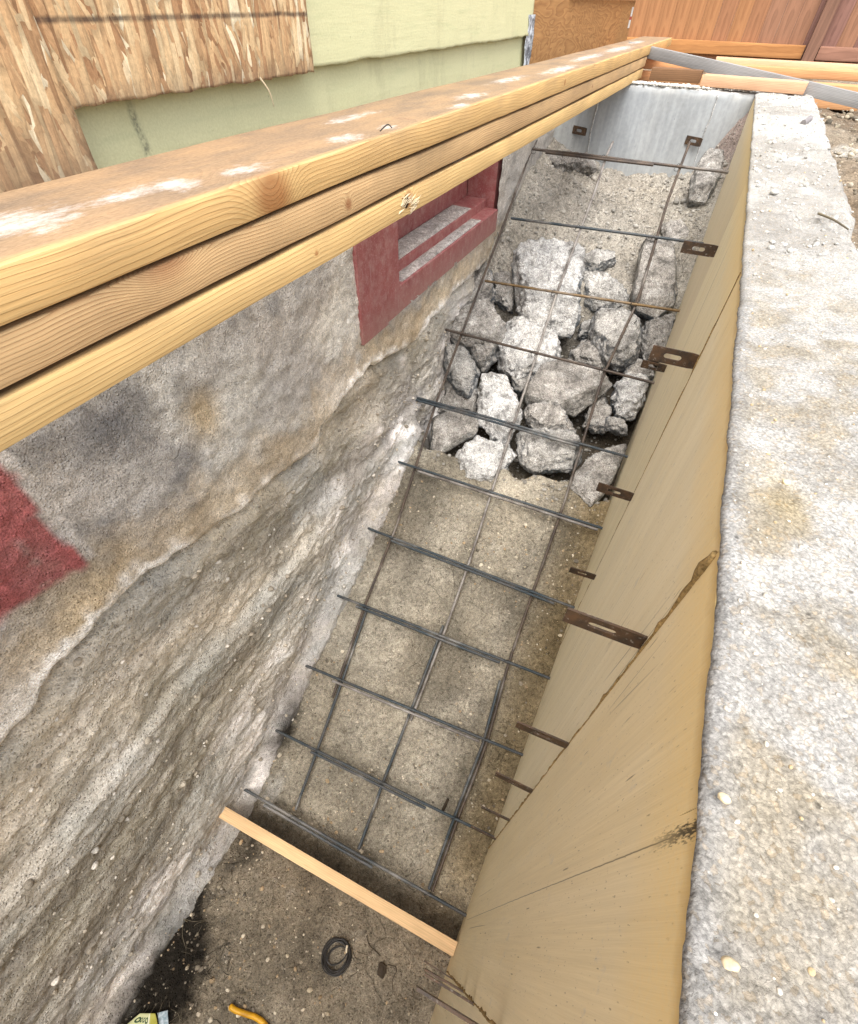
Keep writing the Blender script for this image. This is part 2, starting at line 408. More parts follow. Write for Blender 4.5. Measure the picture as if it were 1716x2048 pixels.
M_yard = gritty("yard_dirt", big=6, mid=40, fine=160, peb=45, pebamt=.4, bd=.012, contrast=1.1)
tag(put("ground", grid("ground", np.stack([GX, GY, GZ], -1), GC, keep), M_yard), "dry trodden yard dirt beyond the new wall", kind='structure')

# earth that closes the stairwell behind the camera
yy = np.linspace(-.93, .31, 30); zz = np.linspace(-2.5, ZG - .004, 40); A, B = np.meshgrid(yy, zz, indexing='ij')
E0 = np.stack([A, 0 * A - 1.9, B], -1); E0[..., 1] += .03 * fbm(E0, 6, 3, 60)
def back_s(V): Bk = V.copy(); Bk[:, 1] = -2.4; return Bk
tag(put("earth_cut", grid("earth_cut", E0, np.broadcast_to(soil, E0.shape), back=back_s), M_soil), "cut earth face closing the near end of the stairwell", kind='structure')

# ------------------------------------------------------------------ new concrete walls
M_conc = NT("fresh_concrete_top", .95, .15); P = M_conc.pos()
wv = M_conc.vadd(P, M_conc.vmul(M_conc.noise(P, 160, 4, .7, out=1), .007))
g1 = M_conc.voro(wv, 340); g1c = M_conc.sep(M_conc.voro(wv, 340, out="Color")); g2 = M_conc.voro(wv, 520); g2c = M_conc.sep(M_conc.voro(wv, 520, out="Color"))
k = M_conc.math('MULTIPLY', M_conc.rng(g1c[0], 0, 1, .88, 1.06), M_conc.rng(g2c[0], 0, 1, .86, 1.10)); k = M_conc.math('MULTIPLY', k, M_conc.rng(g1, .35, .75, 1.03, .80))
k = M_conc.math('MULTIPLY', k, M_conc.math('MULTIPLY', M_conc.rng(M_conc.noise(P, 24, 7, .75), .3, .7, .80, 1.10), M_conc.rng(M_conc.noise(P, 420, 4, .7), .3, .7, .80, 1.14)))
fade = M_conc.rng(M_conc.sep(P)[1], .8, 1.5, 1., .6); k = M_conc.math('ADD', 1., M_conc.math('MULTIPLY', M_conc.math('SUBTRACT', k, 1.), M_conc.math('ADD', fade, .25)))
c = M_conc.scale(M_conc.attr('Col'), k); pk = M_conc.math('MULTIPLY', M_conc.rng(M_conc.voro(P, 62), .16, .08), M_conc.math('GREATER_THAN', M_conc.sep(M_conc.voro(P, 62, out='Color'))[0], .80)); c = M_conc.scale(c, M_conc.rng(pk, 0, 1, 1, .5)); c = M_conc.mix(M_conc.math('MULTIPLY', M_conc.math('GREATER_THAN', g1c[1], .86), .45), c, M_conc.mix(1., c, (1.02, .86, .66), 'MULTIPLY'))
h = M_conc.math('ADD', M_conc.math('ADD', M_conc.math('MULTIPLY', M_conc.math('SUBTRACT', 1, g1), g1c[2]), M_conc.math('MULTIPLY', M_conc.math('SUBTRACT', 1, g2), .4)), M_conc.math('MULTIPLY', M_conc.noise(P, 260, 5, .75), 1.2))
M_conc.done(c, M_conc.bump(M_conc.math('MULTIPLY', h, fade), .0013, .75)); M_conc = M_conc.m
def wall_top_z(P):
    near = 1 - sst(.75, 1.2, P[..., 1] + .25 * fbm(P, 5, 2, 70))
    z = .005 * fbm(P, 9, 3, 71) + (.0026 - .0010 * near) * fbm(P, 45, 3, 72) + (.0010 + .0004 * near) * fbm(P, 150, 2, 73)
    z = z + (1 - near) * (.0045 * sst(.05, .13, fbm(P, 8, 4, 271)) - .006 * sst(.18, .3, fbm(P, 13, 4, 272)) + .0035 * np.abs(fbm(P, 30, 3, 273)))
    d, c = vor(P, 95, 74); z = z + (.0012 + .0014 * near) * np.clip(.55 - d, 0, 1) * (c > .6)
    d, c = vor(P, 34, 75); z = z + .004 * np.clip(.40 - d, 0, 1) * (c > .86)
    return z
ys = np.concatenate([np.arange(-1.9, -.12, .05), np.arange(-.12, .95, .0032), np.arange(.95, 3.72, .0085)])
u = np.linspace(0, 1, 76)
U, Yw = np.meshgrid(u, ys, indexing='ij')
Pw0 = np.stack([U * .25, Yw, 0 * U], -1)
x0 = XP - .0012 + .0022 * fbm(np.stack([0 * Yw, Yw, 0 * Yw], -1), 16, 4, 76) + .0010 * fbm(np.stack([0 * Yw, Yw, 0 * Yw], -1), 110, 2, 78)
x1 = outer(Yw) + .008 * fbm(np.stack([0 * Yw, Yw, 0 * Yw], -1), 9, 4, 77)
Xw = x0 + (x1 - x0) * U
Pw = np.stack([Xw, Yw, 0 * Xw], -1)
edge = np.minimum(Xw - x0, x1 - Xw)
ein = np.clip((Xw - x0) / .03, 0, 1); Zw = ZT + wall_top_z(Pw) * (.15 + .85 * ein ** .7) - .004 * np.clip(1 - edge / .006, 0, 1) ** 2 - .02 * np.clip(1 - (x1 - Xw) / .03, 0, 1) ** 2
Pw[..., 2] = Zw
cn = fbm(Pw, 4.5, 4, 80); cn2 = fbm(Pw, 20, 4, 81)
cc = lin(228, 225, 219, 0.54); Cw = mixc(np.broadcast_to(cc, Pw.shape), lin(205, 200, 192, 0.51), sst(-.1, .4, cn + .4 * cn2))
nearm = 1 - sst(.75, 1.2, Yw)
Cw = mixc(Cw, lin(206, 194, 172, 0.52), np.clip(nearm * .75 * sst(-.1, .35, cn2 + .3 * cn), 0, 1))
tan = np.exp(-(((Xw - .225) / .05) ** 2 + ((Yw - .13) / .10) ** 2)) + .9 * np.exp(-(((Xw - .17) / .03) ** 2 + ((Yw - .42) / .06) ** 2)) + .8 * np.exp(-(((Xw - .25) / .05) ** 2 + ((Yw - .02) / .07) ** 2))
Cw = mixc(Cw, lin(212, 190, 142, 0.52), np.clip(tan * .75 + .6 * cn2 - .3, 0, .75))
Cw = mixc(Cw, lin(176, 176, 176, 0.55), .75 * np.clip(1 - (Xw - x0) / .02 + .5 * cn2, 0, 1) * nearm)
def back_wall(V):
    B = V.copy(); B[:, 2] = ZT - .03; B[:, 0] = np.where(B[:, 0] < XP + .03, XI, B[:, 0]); return B
rw = tag(put("concrete_wall", grid("concrete_wall", Pw, Cw, back=lambda V: back_wall(V)), M_conc), "freshly poured long concrete wall with gritty white top beside the plywood form", "concrete wall")

yb_ = np.arange(-1.9, 3.73, .06); rings = np.array([[(XI, y, ZT - .031), (float(outer(y)) - .004, y, ZT - .031), (float(outer(y)), y, -2.3), (XI, y, -2.3)] for y in yb_])
put("wall_body", loft("wall_body", rings, True, False, np.broadcast_to(lin(200, 198, 194, .75), rings.shape)), M_conc, rw)
M_endw = NT("form_finished_concrete", .75, .25); P = M_endw.pos()
c = M_endw.attr('Col'); k = M_endw.math('MULTIPLY', M_endw.rng(M_endw.noise(M_endw.vmul(P, (6, 6, 1.6)), 2.2, 6, .65), .3, .7, .82, 1.13), M_endw.rng(M_endw.noise(P, 60, 4, .6), .3, .7, .92, 1.07))
k = M_endw.math('MULTIPLY', k, M_endw.rng(M_endw.noise(M_endw.vmul(P, (30, 30, 2.5)), 1.4, 4, .6), .3, .7, .88, 1.1))
pit = M_endw.math('MULTIPLY', M_endw.rng(M_endw.voro(P, 38), .10, .05), M_endw.math('GREATER_THAN', M_endw.sep(M_endw.voro(P, 38, out="Color"))[0], .72))
c = M_endw.scale(c, M_endw.math('MULTIPLY', k, M_endw.rng(pit, 0, 1, 1, .6)))
M_endw.done(c, M_endw.bump(M_endw.math('SUBTRACT', M_endw.noise(P, 30, 4), pit), .002, .6)); M_endw = M_endw.m
# end wall: inner face sheet bent over its top
xs = np.arange(-1.02, .1355, .012); ss = np.concatenate([np.linspace(-1.05, -.012, 80), [-.006, 0], np.linspace(.006, .2, 26)])
S, Xe = np.meshgrid(ss, xs, indexing='ij'); isTop = S > 0
Pe = np.stack([Xe, np.where(isTop, YF + S, YF), np.where(isTop, ZT, ZT + S)], -1)
en = fbm(Pe, 11, 4, 90); chip = sst(.02, 0, np.abs(S)) * (.5 + .5 * fbm(Pe, 30, 3, 91))
Pe[..., 2] += np.where(isTop, .005 * en + .004 * fbm(Pe, 60, 3, 92), 0) - .012 * chip
Pe[..., 1] += np.where(isTop, 0, .0015 * en) + .01 * chip
Ce = mixc(np.broadcast_to(lin(190, 194, 196, 0.65), Pe.shape), lin(206, 208, 206, 0.66), sst(-.3, .3, fbm(Pe, 3, 4, 93)))
Ce = mixc(Ce, lin(225, 222, 215, 0.62), np.clip(isTop * 1. + sst(.045, .0, -S) * (.35 + 1.2 * fbm(Pe, 26, 3, 94)), 0, 1))
Ce = mixc(Ce, lin(150, 132, 118, 0.40), np.clip(sst(-.06, .1, Xe) * sst(-.1, -.3, S) * (.6 + 1.3 * fbm(Pe, 22, 4, 95)) - .15, 0, .85))
Ce = mixc(Ce, lin(170, 178, 186, 0.63), .5 * sst(.0, .5, fbm(Pe, 2.2, 3, 96)))
def back_end(V): B = V.copy(); B[:, 1] = YF + .2; B[:, 2] = np.minimum(B[:, 2], ZT - .02); return B
ew = tag(put("concrete_wall", grid("concrete_wall", Pe, Ce, back=back_end), M_endw), "smooth bluish grey concrete end wall at the top of the rubble", "concrete wall")
def box(name, lo, hi, mat, parent=None, bevel=.001, segs=1):
    bm = bmesh.new(); bmesh.ops.create_cube(bm, size=1)
    lo, hi = np.array(lo), np.array(hi)
    for v in bm.verts: v.co = Vector((lo + hi) / 2 + np.array(v.co) * (hi - lo))
    if bevel: bmesh.ops.bevel(bm, geom=bm.edges[:], offset=bevel, segments=segs, affect='EDGES')
    me = bpy.data.meshes.new(name); bm.to_mesh(me); bm.free()
    return put(name, me, mat, parent)
M_fin = gritty("mortar_fin", lin(196, 198, 198, .8), big=20, mid=80, bd=.002)
for q in ((1440, 190, 1398, 290), (1222, 178, 1150, 330)):
    a = onY(q[0], q[1], YF); b = onY(q[2], q[3], YF); xx = (a[0] + b[0]) / 2
    zz = np.linspace(min(a[2], -.285), -.60, 40); pts = np.stack([xx + .0025 * np.sin(zz * 31) + .001 * np.sin(zz * 97), np.full(40, YF - .001), zz], -1)
    put("form_seam", tube("form_seam", pts, .0028 + .0015 * vn(pts, 60, 3), 6), M_fin, ew)

# ------------------------------------------------------------------ plywood form panels
def plymat(name, seed, base=(196, 176, 138), stain=0.0):
    m = NT(name, .62, .3); P = m.pos(); q = m.sep(P)
    yz = m.comb(0, m.math('ADD', q[1], seed), q[2])
    g1 = m.noise(m.vmul(yz, (1, 26, 1.1)), 1., 5, .62, .4); g2 = m.noise(m.vmul(yz, (1, 190, 5)), 1., 3, .6); g3 = m.noise(m.vmul(yz, (1, 6, 1.2)), 1., 4, .6)
    c = m.mix(m.rng(g1, .2, .8), lin(base[0] + 34, base[1] + 40, base[2] + 50, 1.06), lin(base[0] + 22, base[1] + 26, base[2] + 32, 1.04))
    c = m.mix(m.rng(g3, .5, .8, 0, .16), c, lin(172, 166, 148, .95)); spl = m.noise(m.vmul(yz, (1, 1, .6)), 26, 6, .75); c = m.mix(m.rng(spl, .60, .68, 0, .5), c, lin(206, 202, 192, .95)); scf = m.noise(m.vmul(yz, (1, 30, 12)), 1., 5, .75); c = m.mix(m.rng(scf, .64, .74, 0, .22), c, lin(150, 128, 92, .7))
    c = m.scale(c, m.rng(g2, .3, .7, .95, 1.04))
    sp = m.noise(m.vmul(yz, (1, 420, 110)), 1., 2, .5); c = m.mix(m.rng(sp, .66, .74, 0, .6), c, lin(122, 98, 58, .6))
    # short dark checks along the grain
    v = m.voro(m.vmul(yz, (1, 170, 11)), 1., rnd=1.); vc = m.sep(m.voro(m.vmul(yz, (1, 170, 11)), 1., out="Color"))[1]
    ck = m.math('MULTIPLY', m.rng(v, .16, .08), m.math('GREATER_THAN', vc, .84)); c = m.mix(m.math('MULTIPLY', ck, .6), c, lin(88, 66, 40, .5))
    # long open checks
    lv = m.noise(m.vmul(yz, (1, 7.5, .25)), 1., 2, .4); lk = m.rng(m.math('ABSOLUTE', m.math('SUBTRACT', lv, .5)), .0, .0035, .75, 0.)
    lk = m.math('MULTIPLY', lk, m.rng(m.noise(m.vmul(yz, (1, 3, 1.5)), 1., 2), .5, .58)); c = m.mix(lk, c, lin(74, 58, 38, .5))
    # form oil soaked in along the top
    top = m.math('ADD', m.rng(q[2], -.385, -.305), m.math('MULTIPLY', m.math('SUBTRACT', m.noise(m.vmul(yz, (1, 18, 9)), 1., 5, .65), .5), .9), clamp=True)
    gr = m.noise(yz, 260, 3, .7)
    c = m.mix(m.math('MULTIPLY', top, m.rng(gr, .3, .7, .4, .85)), c, lin(236, 210, 150, 1.05))
    c = m.mix(m.rng(m.math('ADD', q[2], m.math('MULTIPLY', m.noise(yz, 60, 3), .014)), -.292, -.278, 0, .55), c, lin(206, 172, 104, .85))
    # pencil line and crayon scribble
    ly = m.math('ABSOLUTE', m.math('SUBTRACT', m.math('ADD', q[1], m.math('MULTIPLY', m.noise(m.vmul(yz, (1, 1, 40)), 1., 2), .0018)), .1055 + .0009))
    pl = m.math('MULTIPLY', m.rng(ly, .0002, .0008, .7, 0), m.rng(q[2], -1.84, -1.8))
    scr = m.math('MULTIPLY', m.rng(m.math('ADD', ly, m.math('MULTIPLY', m.math('SUBTRACT', m.noise(m.vmul(yz, (1, 700, 160)), 1., 2), .5), .022)), .0012, .005, 1, 0), m.rng(q[2], -.35, -.30))
    pk = m.math('MAXIMUM', pl, m.math('MULTIPLY', scr, .9)); c = m.mix(pk, c, (.018, .015, .012))
    return m.done(c, m.bump(m.math('SUBTRACT', m.math('ADD', m.math('MULTIPLY', g2, .5), m.math('MULTIPLY', g1, .5)), m.math('ADD', lk, ck)), .0012, .6))
seams = [-1.88, -.035, .325, 1.01, 1.735, 3.505]
plab = ["near plywood form sheet below the long wall, reaching out of the picture bottom", "narrow plywood form sheet with a black crayon scribble and a pencil line",
        "plywood form sheet between the column of close straps and the next seam", "plywood form sheet alongside the heap of broken concrete", "farthest plywood form sheet meeting the grey end wall"]
M_cem = gritty("mortar_crust", lin(176, 148, 100, .7), big=30, mid=90, fine=300, bd=.003, contrast=1.3)
for k in range(5):
    a, b = seams[k] + .0012, seams[k + 1] - .0012
    off = (.0012, 0, .0012, .0004, .0016)[k]
    top = ZT - .0055
    ysq = np.linspace(a, b, max(3, int((b - a) / .04))); zz = np.linspace(-2.12, top, 60)
    Yp, Zp = np.meshgrid(ysq, zz, indexing='ij'); e = np.minimum(Yp - a, b - Yp)
    Pp = np.stack([XP + off + .0006 * np.sin(Zp * 3 + k), Yp, Zp], -1)
    def bk(V): B = V.copy(); B[:, 0] = XI - .001; return B
    o = put("plywood_form", grid("plywood_form", Pp[::-1], None, back=bk, smooth=False), plymat("form_plywood_" + "abcde"[k], 3.7 * k, ((200, 182, 142), (202, 182, 138), (204, 188, 150), (198, 182, 142), (186, 168, 130))[k]))
    tag(o, plab[k], "plywood form", "plywood form sheets")
    if k in (0, 1, 2):      # mortar that squeezed through the joint
        zz = np.linspace(-2.0, ZT - .01, 260); n1 = vn(np.stack([zz * 55, zz * 0, zz * 0 + k], -1), 1, 8); n2 = vn(np.stack([zz * 9, zz * 0, zz * 0 + k], -1), 1, 9)
        pts = np.stack([np.full_like(zz, XP + off - .0004), b + .0012 + .004 * (n1 - .5), zz], -1)
        rr = (.0012 + .0032 * n1 * n2) * (1 if k < 2 else .6) + (.004 * sst(-.5, -.33, zz) if k == 1 else 0) * n1
        me = tube("mortar_crust", pts, rr, 6); put("mortar_crust", me, M_cem, o)

# ------------------------------------------------------------------ flat form ties
M_steel = NT("rusty_flat_steel", .55, .5); P = M_steel.pos()
c = M_steel.mix(M_steel.rng(M_steel.noise(P, 45, 5, .65), .35, .65), lin(70, 60, 52, .55), lin(112, 84, 60, .6))
c = M_steel.mix(M_steel.rng(M_steel.noise(P, 160, 4, .7), .60, .72, 0, .8), c, lin(196, 188, 176, .7))
M_steel.done(c, M_steel.bump(M_steel.noise(P, 220, 3), .0006, .6)); M_steel.b.inputs["Metallic"].default_value = .25; M_steel = M_steel.m
def tie_mesh(L, H=.026, th=.0032, slot=.36):
    bm = bmesh.new(); a, b = L * .40, L * .40 + L * .26; sh = H * .17; xs_, r = [], sh
    out = [(0, -H / 2), (L, -H / 2), (L, H / 2), (0, H / 2)]
    inn = []
    for i in range(7): t = -math.pi / 2 + math.pi * i / 6; inn.append((b + r * math.cos(t), r * math.sin(t)))
    for i in range(7): t = math.pi / 2 + math.pi * i / 6; inn.append((a + r * math.cos(t), r * math.sin(t)))
    O = []
    nO = len(inn)
    # outer loop with the same count, by angle
    mid = ((a + b) / 2, 0)
    Opts = [(b, -H / 2), (L * .85, -H / 2), (L, -H / 2), (L, 0), (L, H / 2), (L * .85, H / 2), (b, H / 2), (a, H / 2), (L * .15, H / 2), (0, H / 2 * .9), (0, 0), (0, -H / 2 * .9), (L * .15, -H / 2), (a, -H / 2)]
    for s in (0, 1):
        O.append([bm.verts.new((-x, (s - .5) * th, z)) for x, z in Opts]); O.append([bm.verts.new((-x, (s - .5) * th, z)) for x, z in inn])
    for k in range(nO):
        j = (k + 1) % nO
        bm.faces.new((O[0][k], O[0][j], O[1][j], O[1][k])); bm.faces.new((O[2][k], O[3][k], O[3][j], O[2][j]))
        bm.faces.new((O[0][k], O[2][k], O[2][j], O[0][j])); bm.faces.new((O[1][k], O[1][j], O[3][j], O[3][k]))
    bmesh.ops.recalc_face_normals(bm, faces=bm.faces[:])
    me = bpy.data.meshes.new("form_tie"); bm.to_mesh(me); bm.free(); me.materials.append(M_steel); return me
tie_spots = [(.338, -.456, .088, 0, .026, "wide flat steel form tie with a slot, highest at the crusty plywood joint"), (.324, -.775, .088, .02, .024, "slotted form tie second from the top at the crusty plywood joint"),
             (.324, -1.08, .085, -.02, .024, "form tie third from the top at the crusty plywood joint"), (.326, -1.40, .082, .03, .022, "form tie fourth from the top at the crusty plywood joint, over the ramp"),
             (.324, -1.69, .085, 0, .02, "lowest form tie at the crusty plywood joint, close to the soil"),
             (1.03, -.452, .086, .0, .03, "large slotted form tie in front of the broken concrete heap"), (1.0, -.79, .088, -.05, .026, "form tie with mortar spots over the pointed rubble slab"),
             (.965, -1.08, .075, .04, .024, "small form tie with a pale end low on the plywood below the pointed slab"), (1.725, -.80, .08, 0, .026, "short dark form tie just behind the large slotted one"),
             (1.75, -.457, .092, 0, .030, "form tie under the upper crosswise bar, near the end wall"),
             (-.04, -.72, .10, 0, .026, "bright topped form tie at the very bottom of the picture"), (-.037, -1.05, .088, 0, .024, "form tie just above the one at the picture bottom"),
             (-.036, -1.26, .085, .03, .022, "form tie in the row near the stop board, second lowest looking down"), (-.036, -1.62, .085, -.03, .022, "dim form tie deepest down beside the landing")]
for (y, z, L, tl, H, lab) in tie_spots:
    o = bpy.data.objects.new("form_tie", tie_mesh(L + .004, H)); COL.objects.link(o); o.location = (XP + .004, y, z); o.rotation_euler = (tl, 0, tl * .7)
    tag(o, lab, "form tie", "flat form ties in the plywood")
for (px, py, lab, rz) in ((1157, 262, "rusty form tie in the end wall beside the lumber stack", 1.25), (1385, 283, "greyish form tie in the end wall by the right bar end", 1.25)):
    p = onY(px, py, YF - .02); o = bpy.data.objects.new("form_tie", tie_mesh(.085, .034, .004)); COL.objects.link(o)
    o.location = (p[0] + .045, YF - .03, p[2]); o.rotation_euler = (0, .03, -.32); tag(o, lab, "form tie", "form ties in the end wall")

# ------------------------------------------------------------------ the house: foundation, window, siding
house = empty("house", (-1.0, 1.0, ZG), "house side with pale yellow-green lap siding over an old parged and red painted foundation", "house")
M_found = gritty("old_parging", big=5, mid=75, fine=300, peb=200, pebamt=.35, bd=.0045, contrast=.85, crack=.25)
ys = np.concatenate([np.arange(-1.9, -.7, .03), np.arange(-.7, 2.72, .0105), np.arange(2.72, 3.53, .03)])
tt = np.linspace(0, 1, 96)
Yf, Tf = np.meshgrid(ys, tt, indexing='ij'); LZ = lipz(Yf)
Zf = LZ + (-.19 - LZ) * Tf
Pn = np.stack([0 * Yf, Yf, Zf], -1)
n1 = fbm(Pn, 5, 4, 201); n2 = fbm(Pn, 26, 4, 202)
Xf = XW + .006 * n1 + .005 * n2 + .003 * fbm(Pn, 70, 2, 203)
dl = Zf - LZ                      # height over the broken lip
Xf = Xf + .018 * sst(.10, .03, dl) * (.5 + n1) - .03 * sst(.022, 0, dl)
# lump of mortar and spalled hollow
Xf = Xf - .008 * np.exp(-(((Yf - .62) / .05) ** 2 + ((Zf + .60) / .05) ** 2))
inred1 = ((Yf - .24 - .25 * (Zf + .47) * 0) < 0)
Pf = np.stack([Xf, Yf, Zf], -1)
Cf = mixc(np.broadcast_to(lin(169, 165, 160, 1.36), Pf.shape), lin(139, 137, 135, 1.24), sst(-.05, .35, n1 + .3 * n2))
Cf = mixc(Cf, lin(194, 191, 184, 1.45), sst(.05, .5, fbm(Pn, 3.2, 4, 205)))
Cf = mixc(Cf, lin(108, 108, 110, 1.07), .85 * np.clip(np.exp(-(((Yf - .42) / .10) ** 2 + ((Zf + .50) / .07) ** 2)) + .5 * np.exp(-(((Yf - .50) / .05) ** 2 + ((Zf + .79) / .03) ** 2)) + .45 * n2 - .1, 0, 1))
Cf = mixc(Cf, lin(200, 178, 142, 1.0), np.clip(.8 * sst(.22, .05, dl + .05 * n2 + .04 * n1) + .9 * np.exp(-(((Yf - .62) / .045) ** 2 + ((Zf + .60) / .055) ** 2)) - .1 + .4 * n1, 0, .8))
Cf = mixc(Cf, lin(219, 216, 211, 1.50), np.clip(1.5 * sst(.06, .004, dl + .02 * n2 + .02 * fbm(Pn, 45, 2, 216)) * (.70 + 1.5 * fbm(Pn, 6, 3, 207)) + np.exp(-(((Yf - .0) / .08) ** 2 + ((Zf + .86) / .05) ** 2)) * .9 + .5 * np.exp(-(((Yf - 1.12) / .10) ** 2 + ((Zf + .80) / .05) ** 2)), 0, .9))
# red paint field with an unpainted white border line
yb = .238 + .012 * fbm(Pn, 14, 3, 208)
redm = sst(.002, -.002, Yf - yb) * sst(-.70, -.675, Zf + .012 * n2 + .012 * n1 + .10 * (Yf - .1))
border = np.exp(-((Yf - yb - .014) / .010) ** 2) * (Zf > -.70)
Cf = mixc(Cf, lin(216, 212, 208, 0.98), np.clip(border * (.7 + .8 * n2), 0, .9))
yb2 = 1.283; border2 = np.exp(-((Yf - yb2 + .022) / .022) ** 2) * (Zf > -.78)
Cf = mixc(Cf, lin(206, 202, 196, 0.95), np.clip(border2 * (.6 + .9 * n2), 0, .85))
Cf = mixc(Cf, lin(180, 106, 106, .92), np.clip(redm * (.97 + .15 * n2 - .3 * sst(.3, .6, fbm(Pn, 50, 2, 209))), 0, 1))
ky = (Yf[:-1, :-1] + Yf[1:, 1:]) / 2; kz = (Zf[:-1, :-1] + Zf[1:, 1:]) / 2
keepf = ~((ky > 1.30) & (ky < 2.60) & (kz > -.722))
put("foundation", grid("foundation", Pf[::-1], Cf[::-1], keepf[::-1]), M_found, house)
box("foundation_core", (-1.5, -1.9, -1.6), (-1.005, 3.52, -.2), M_found, house, 0).data
bpy.data.objects["foundation_core"].name = "foundation"

M_red = NT("red_oil_paint", .55, .35); P = M_red.pos()
c = M_red.mix(M_red.rng(M_red.noise(P, 9, 5, .65), .3, .7), lin(172, 100, 98, .82), lin(150, 80, 80, .78))
c = M_red.mix(M_red.rng(M_red.noise(P, 30, 6, .75), .44, .70, 0, .55), c, lin(196, 160, 154, .8)); c = M_red.mix(M_red.rng(M_red.noise(P, 190, 3, .7), .56, .7, 0, .5), c, lin(206, 176, 168, .85)); c = M_red.mix(M_red.rng(M_red.math('ADD', M_red.sep(P)[2], M_red.math('MULTIPLY', M_red.noise(P, 22, 4, .7), .09)), -.60, -.70, 0, .6), c, lin(178, 140, 130, .8))
c = M_red.mix(M_red.rng(M_red.noise(M_red.vmul(P, (90, 90, 8)), 1, 3, .6), .64, .74, 0, .5), c, lin(206, 190, 186, .7))
M_red.done(c, M_red.bump(M_red.noise(P, 70, 4, .6), .0015, .6)); M_red = M_red.m
M_dust = gritty("sill_dust", lin(188, 182, 178, .78), big=14, mid=60, fine=260, bd=.003, contrast=1.3)
win = empty("window_frame", (-.9, 1.9, -.73), None, None); win.parent = house; win.matrix_parent_inverse = Matrix.Translation(house.location).inverted()
def wb(name, lo, hi, mat, bevel=.002): return put(name, box("x", lo, hi, mat, None, bevel).data, None, win)
for nm, lo, hi, mt in (("jamb", (-.905, 1.288, -.735), (XW + .008, 1.462, -.19), M_red), ("jamb", (-.985, 1.464, -.730), (XW + .006, 1.556, -.19), M_red),
                       ("rail", (-.905, 1.5575, -.732), (XW + .002, 2.60, -.645), M_red), ("sill", (-.9865, 1.5575, -.70), (-.881, 2.60, -.612), M_red),
                       ("jamb", (-.985, 2.61, -.735), (-.845, 2.69, -.19), M_red), ("sash", (-1.004, 1.5575, -.62), (-.9875, 2.66, -.19), M_red)):
    o = box(nm, lo, hi, mt, None, .002); o.parent = win; o.matrix_parent_inverse = Matrix.Translation(win.location).inverted()
def dust_sheet(x0, x1, y0, y1, z, seed, amp):
    Yd, Xd = np.meshgrid(np.arange(y0, y1, .008), np.linspace(x0, x1, 14), indexing='ij'); Pd = np.stack([Xd, Yd, 0 * Xd + z], -1)
    e = np.minimum(np.minimum(Yd - y0, y1 - Yd) / .03, np.minimum(Xd - x0, x1 - Xd) / .012)
    Pd[..., 2] += (amp * (.5 + fbm(Pd, 22, 4, seed)) + .002) * np.clip(e, 0, 1) + .0008
    o = put("plaster_dust", grid("plaster_dust", Pd[::-1]), M_dust); o.parent = win; o.matrix_parent_inverse = Matrix.Translation(win.location).inverted()
dust_sheet(-.878, -.826, 1.60, 2.4, -.645, 3, .004); dust_sheet(-.984, -.886, 1.56, 2.42, -.612, 4, .010)

M_sid = NT("siding_paint", .6, .3); P = M_sid.pos()
c = M_sid.mix(M_sid.rng(M_sid.noise(P, 2.6, 5, .6), .3, .7), lin(234, 230, 184, .74), lin(226, 224, 176, .74))
c = M_sid.mix(M_sid.rng(M_sid.noise(M_sid.vmul(P, (1, 3, 30)), 2., 4, .6), .55, .8, 0, .35), c, lin(186, 196, 150, .72))
ck = M_sid.math('MULTIPLY', M_sid.rng(M_sid.voro(M_sid.vmul(P, (1, 26, 6)), 1.), .06, .03), M_sid.math('GREATER_THAN', M_sid.sep(M_sid.voro(M_sid.vmul(P, (1, 26, 6)), 1., out="Color"))[0], .93))
c = M_sid.mix(M_sid.rng(M_sid.noise(M_sid.vmul(P, (1, 9, 4)), 1., 6, .75), .54, .72, 0, .35), c, lin(176, 172, 132, .66)); c = M_sid.mix(M_sid.rng(M_sid.noise(P, 85, 4, .7), .66, .74, 0, .5), c, lin(140, 134, 100, .6)); c = M_sid.mix(ck, c, lin(90, 88, 70, .6)); fine = M_sid.noise(P, 300, 3, .65)
c = M_sid.scale(c, M_sid.rng(fine, .3, .7, .92, 1.07))
sm = M_sid.math('MULTIPLY', M_sid.rng(M_sid.math('ABSOLUTE', M_sid.math('SUBTRACT', M_sid.math('ADD', M_sid.sep(P)[1], M_sid.math('MULTIPLY', M_sid.noise(P, 30, 3), .012)), .705)), .003, .010, .75, 0), M_sid.rng(M_sid.sep(P)[2], -.10, -.125))
c = M_sid.mix(M_sid.math('MULTIPLY', sm, M_sid.rng(M_sid.noise(P, 120, 4, .7), .35, .6)), c, lin(120, 122, 104, .6))
M_sid.done(c, M_sid.bump(M_sid.math('ADD', M_sid.math('MULTIPLY', fine, .4), M_sid.noise(M_sid.vmul(P, (1, 6, 90)), 1, 4, .6)), .0012, .6)); M_sid = M_sid.m
courses = [(-.245, -.085, -.806), (-.100, .10, -.796), (.085, .285, -.796), (.27, .47, -.796), (.455, .655, -.796), (.64, .84, -.796)]
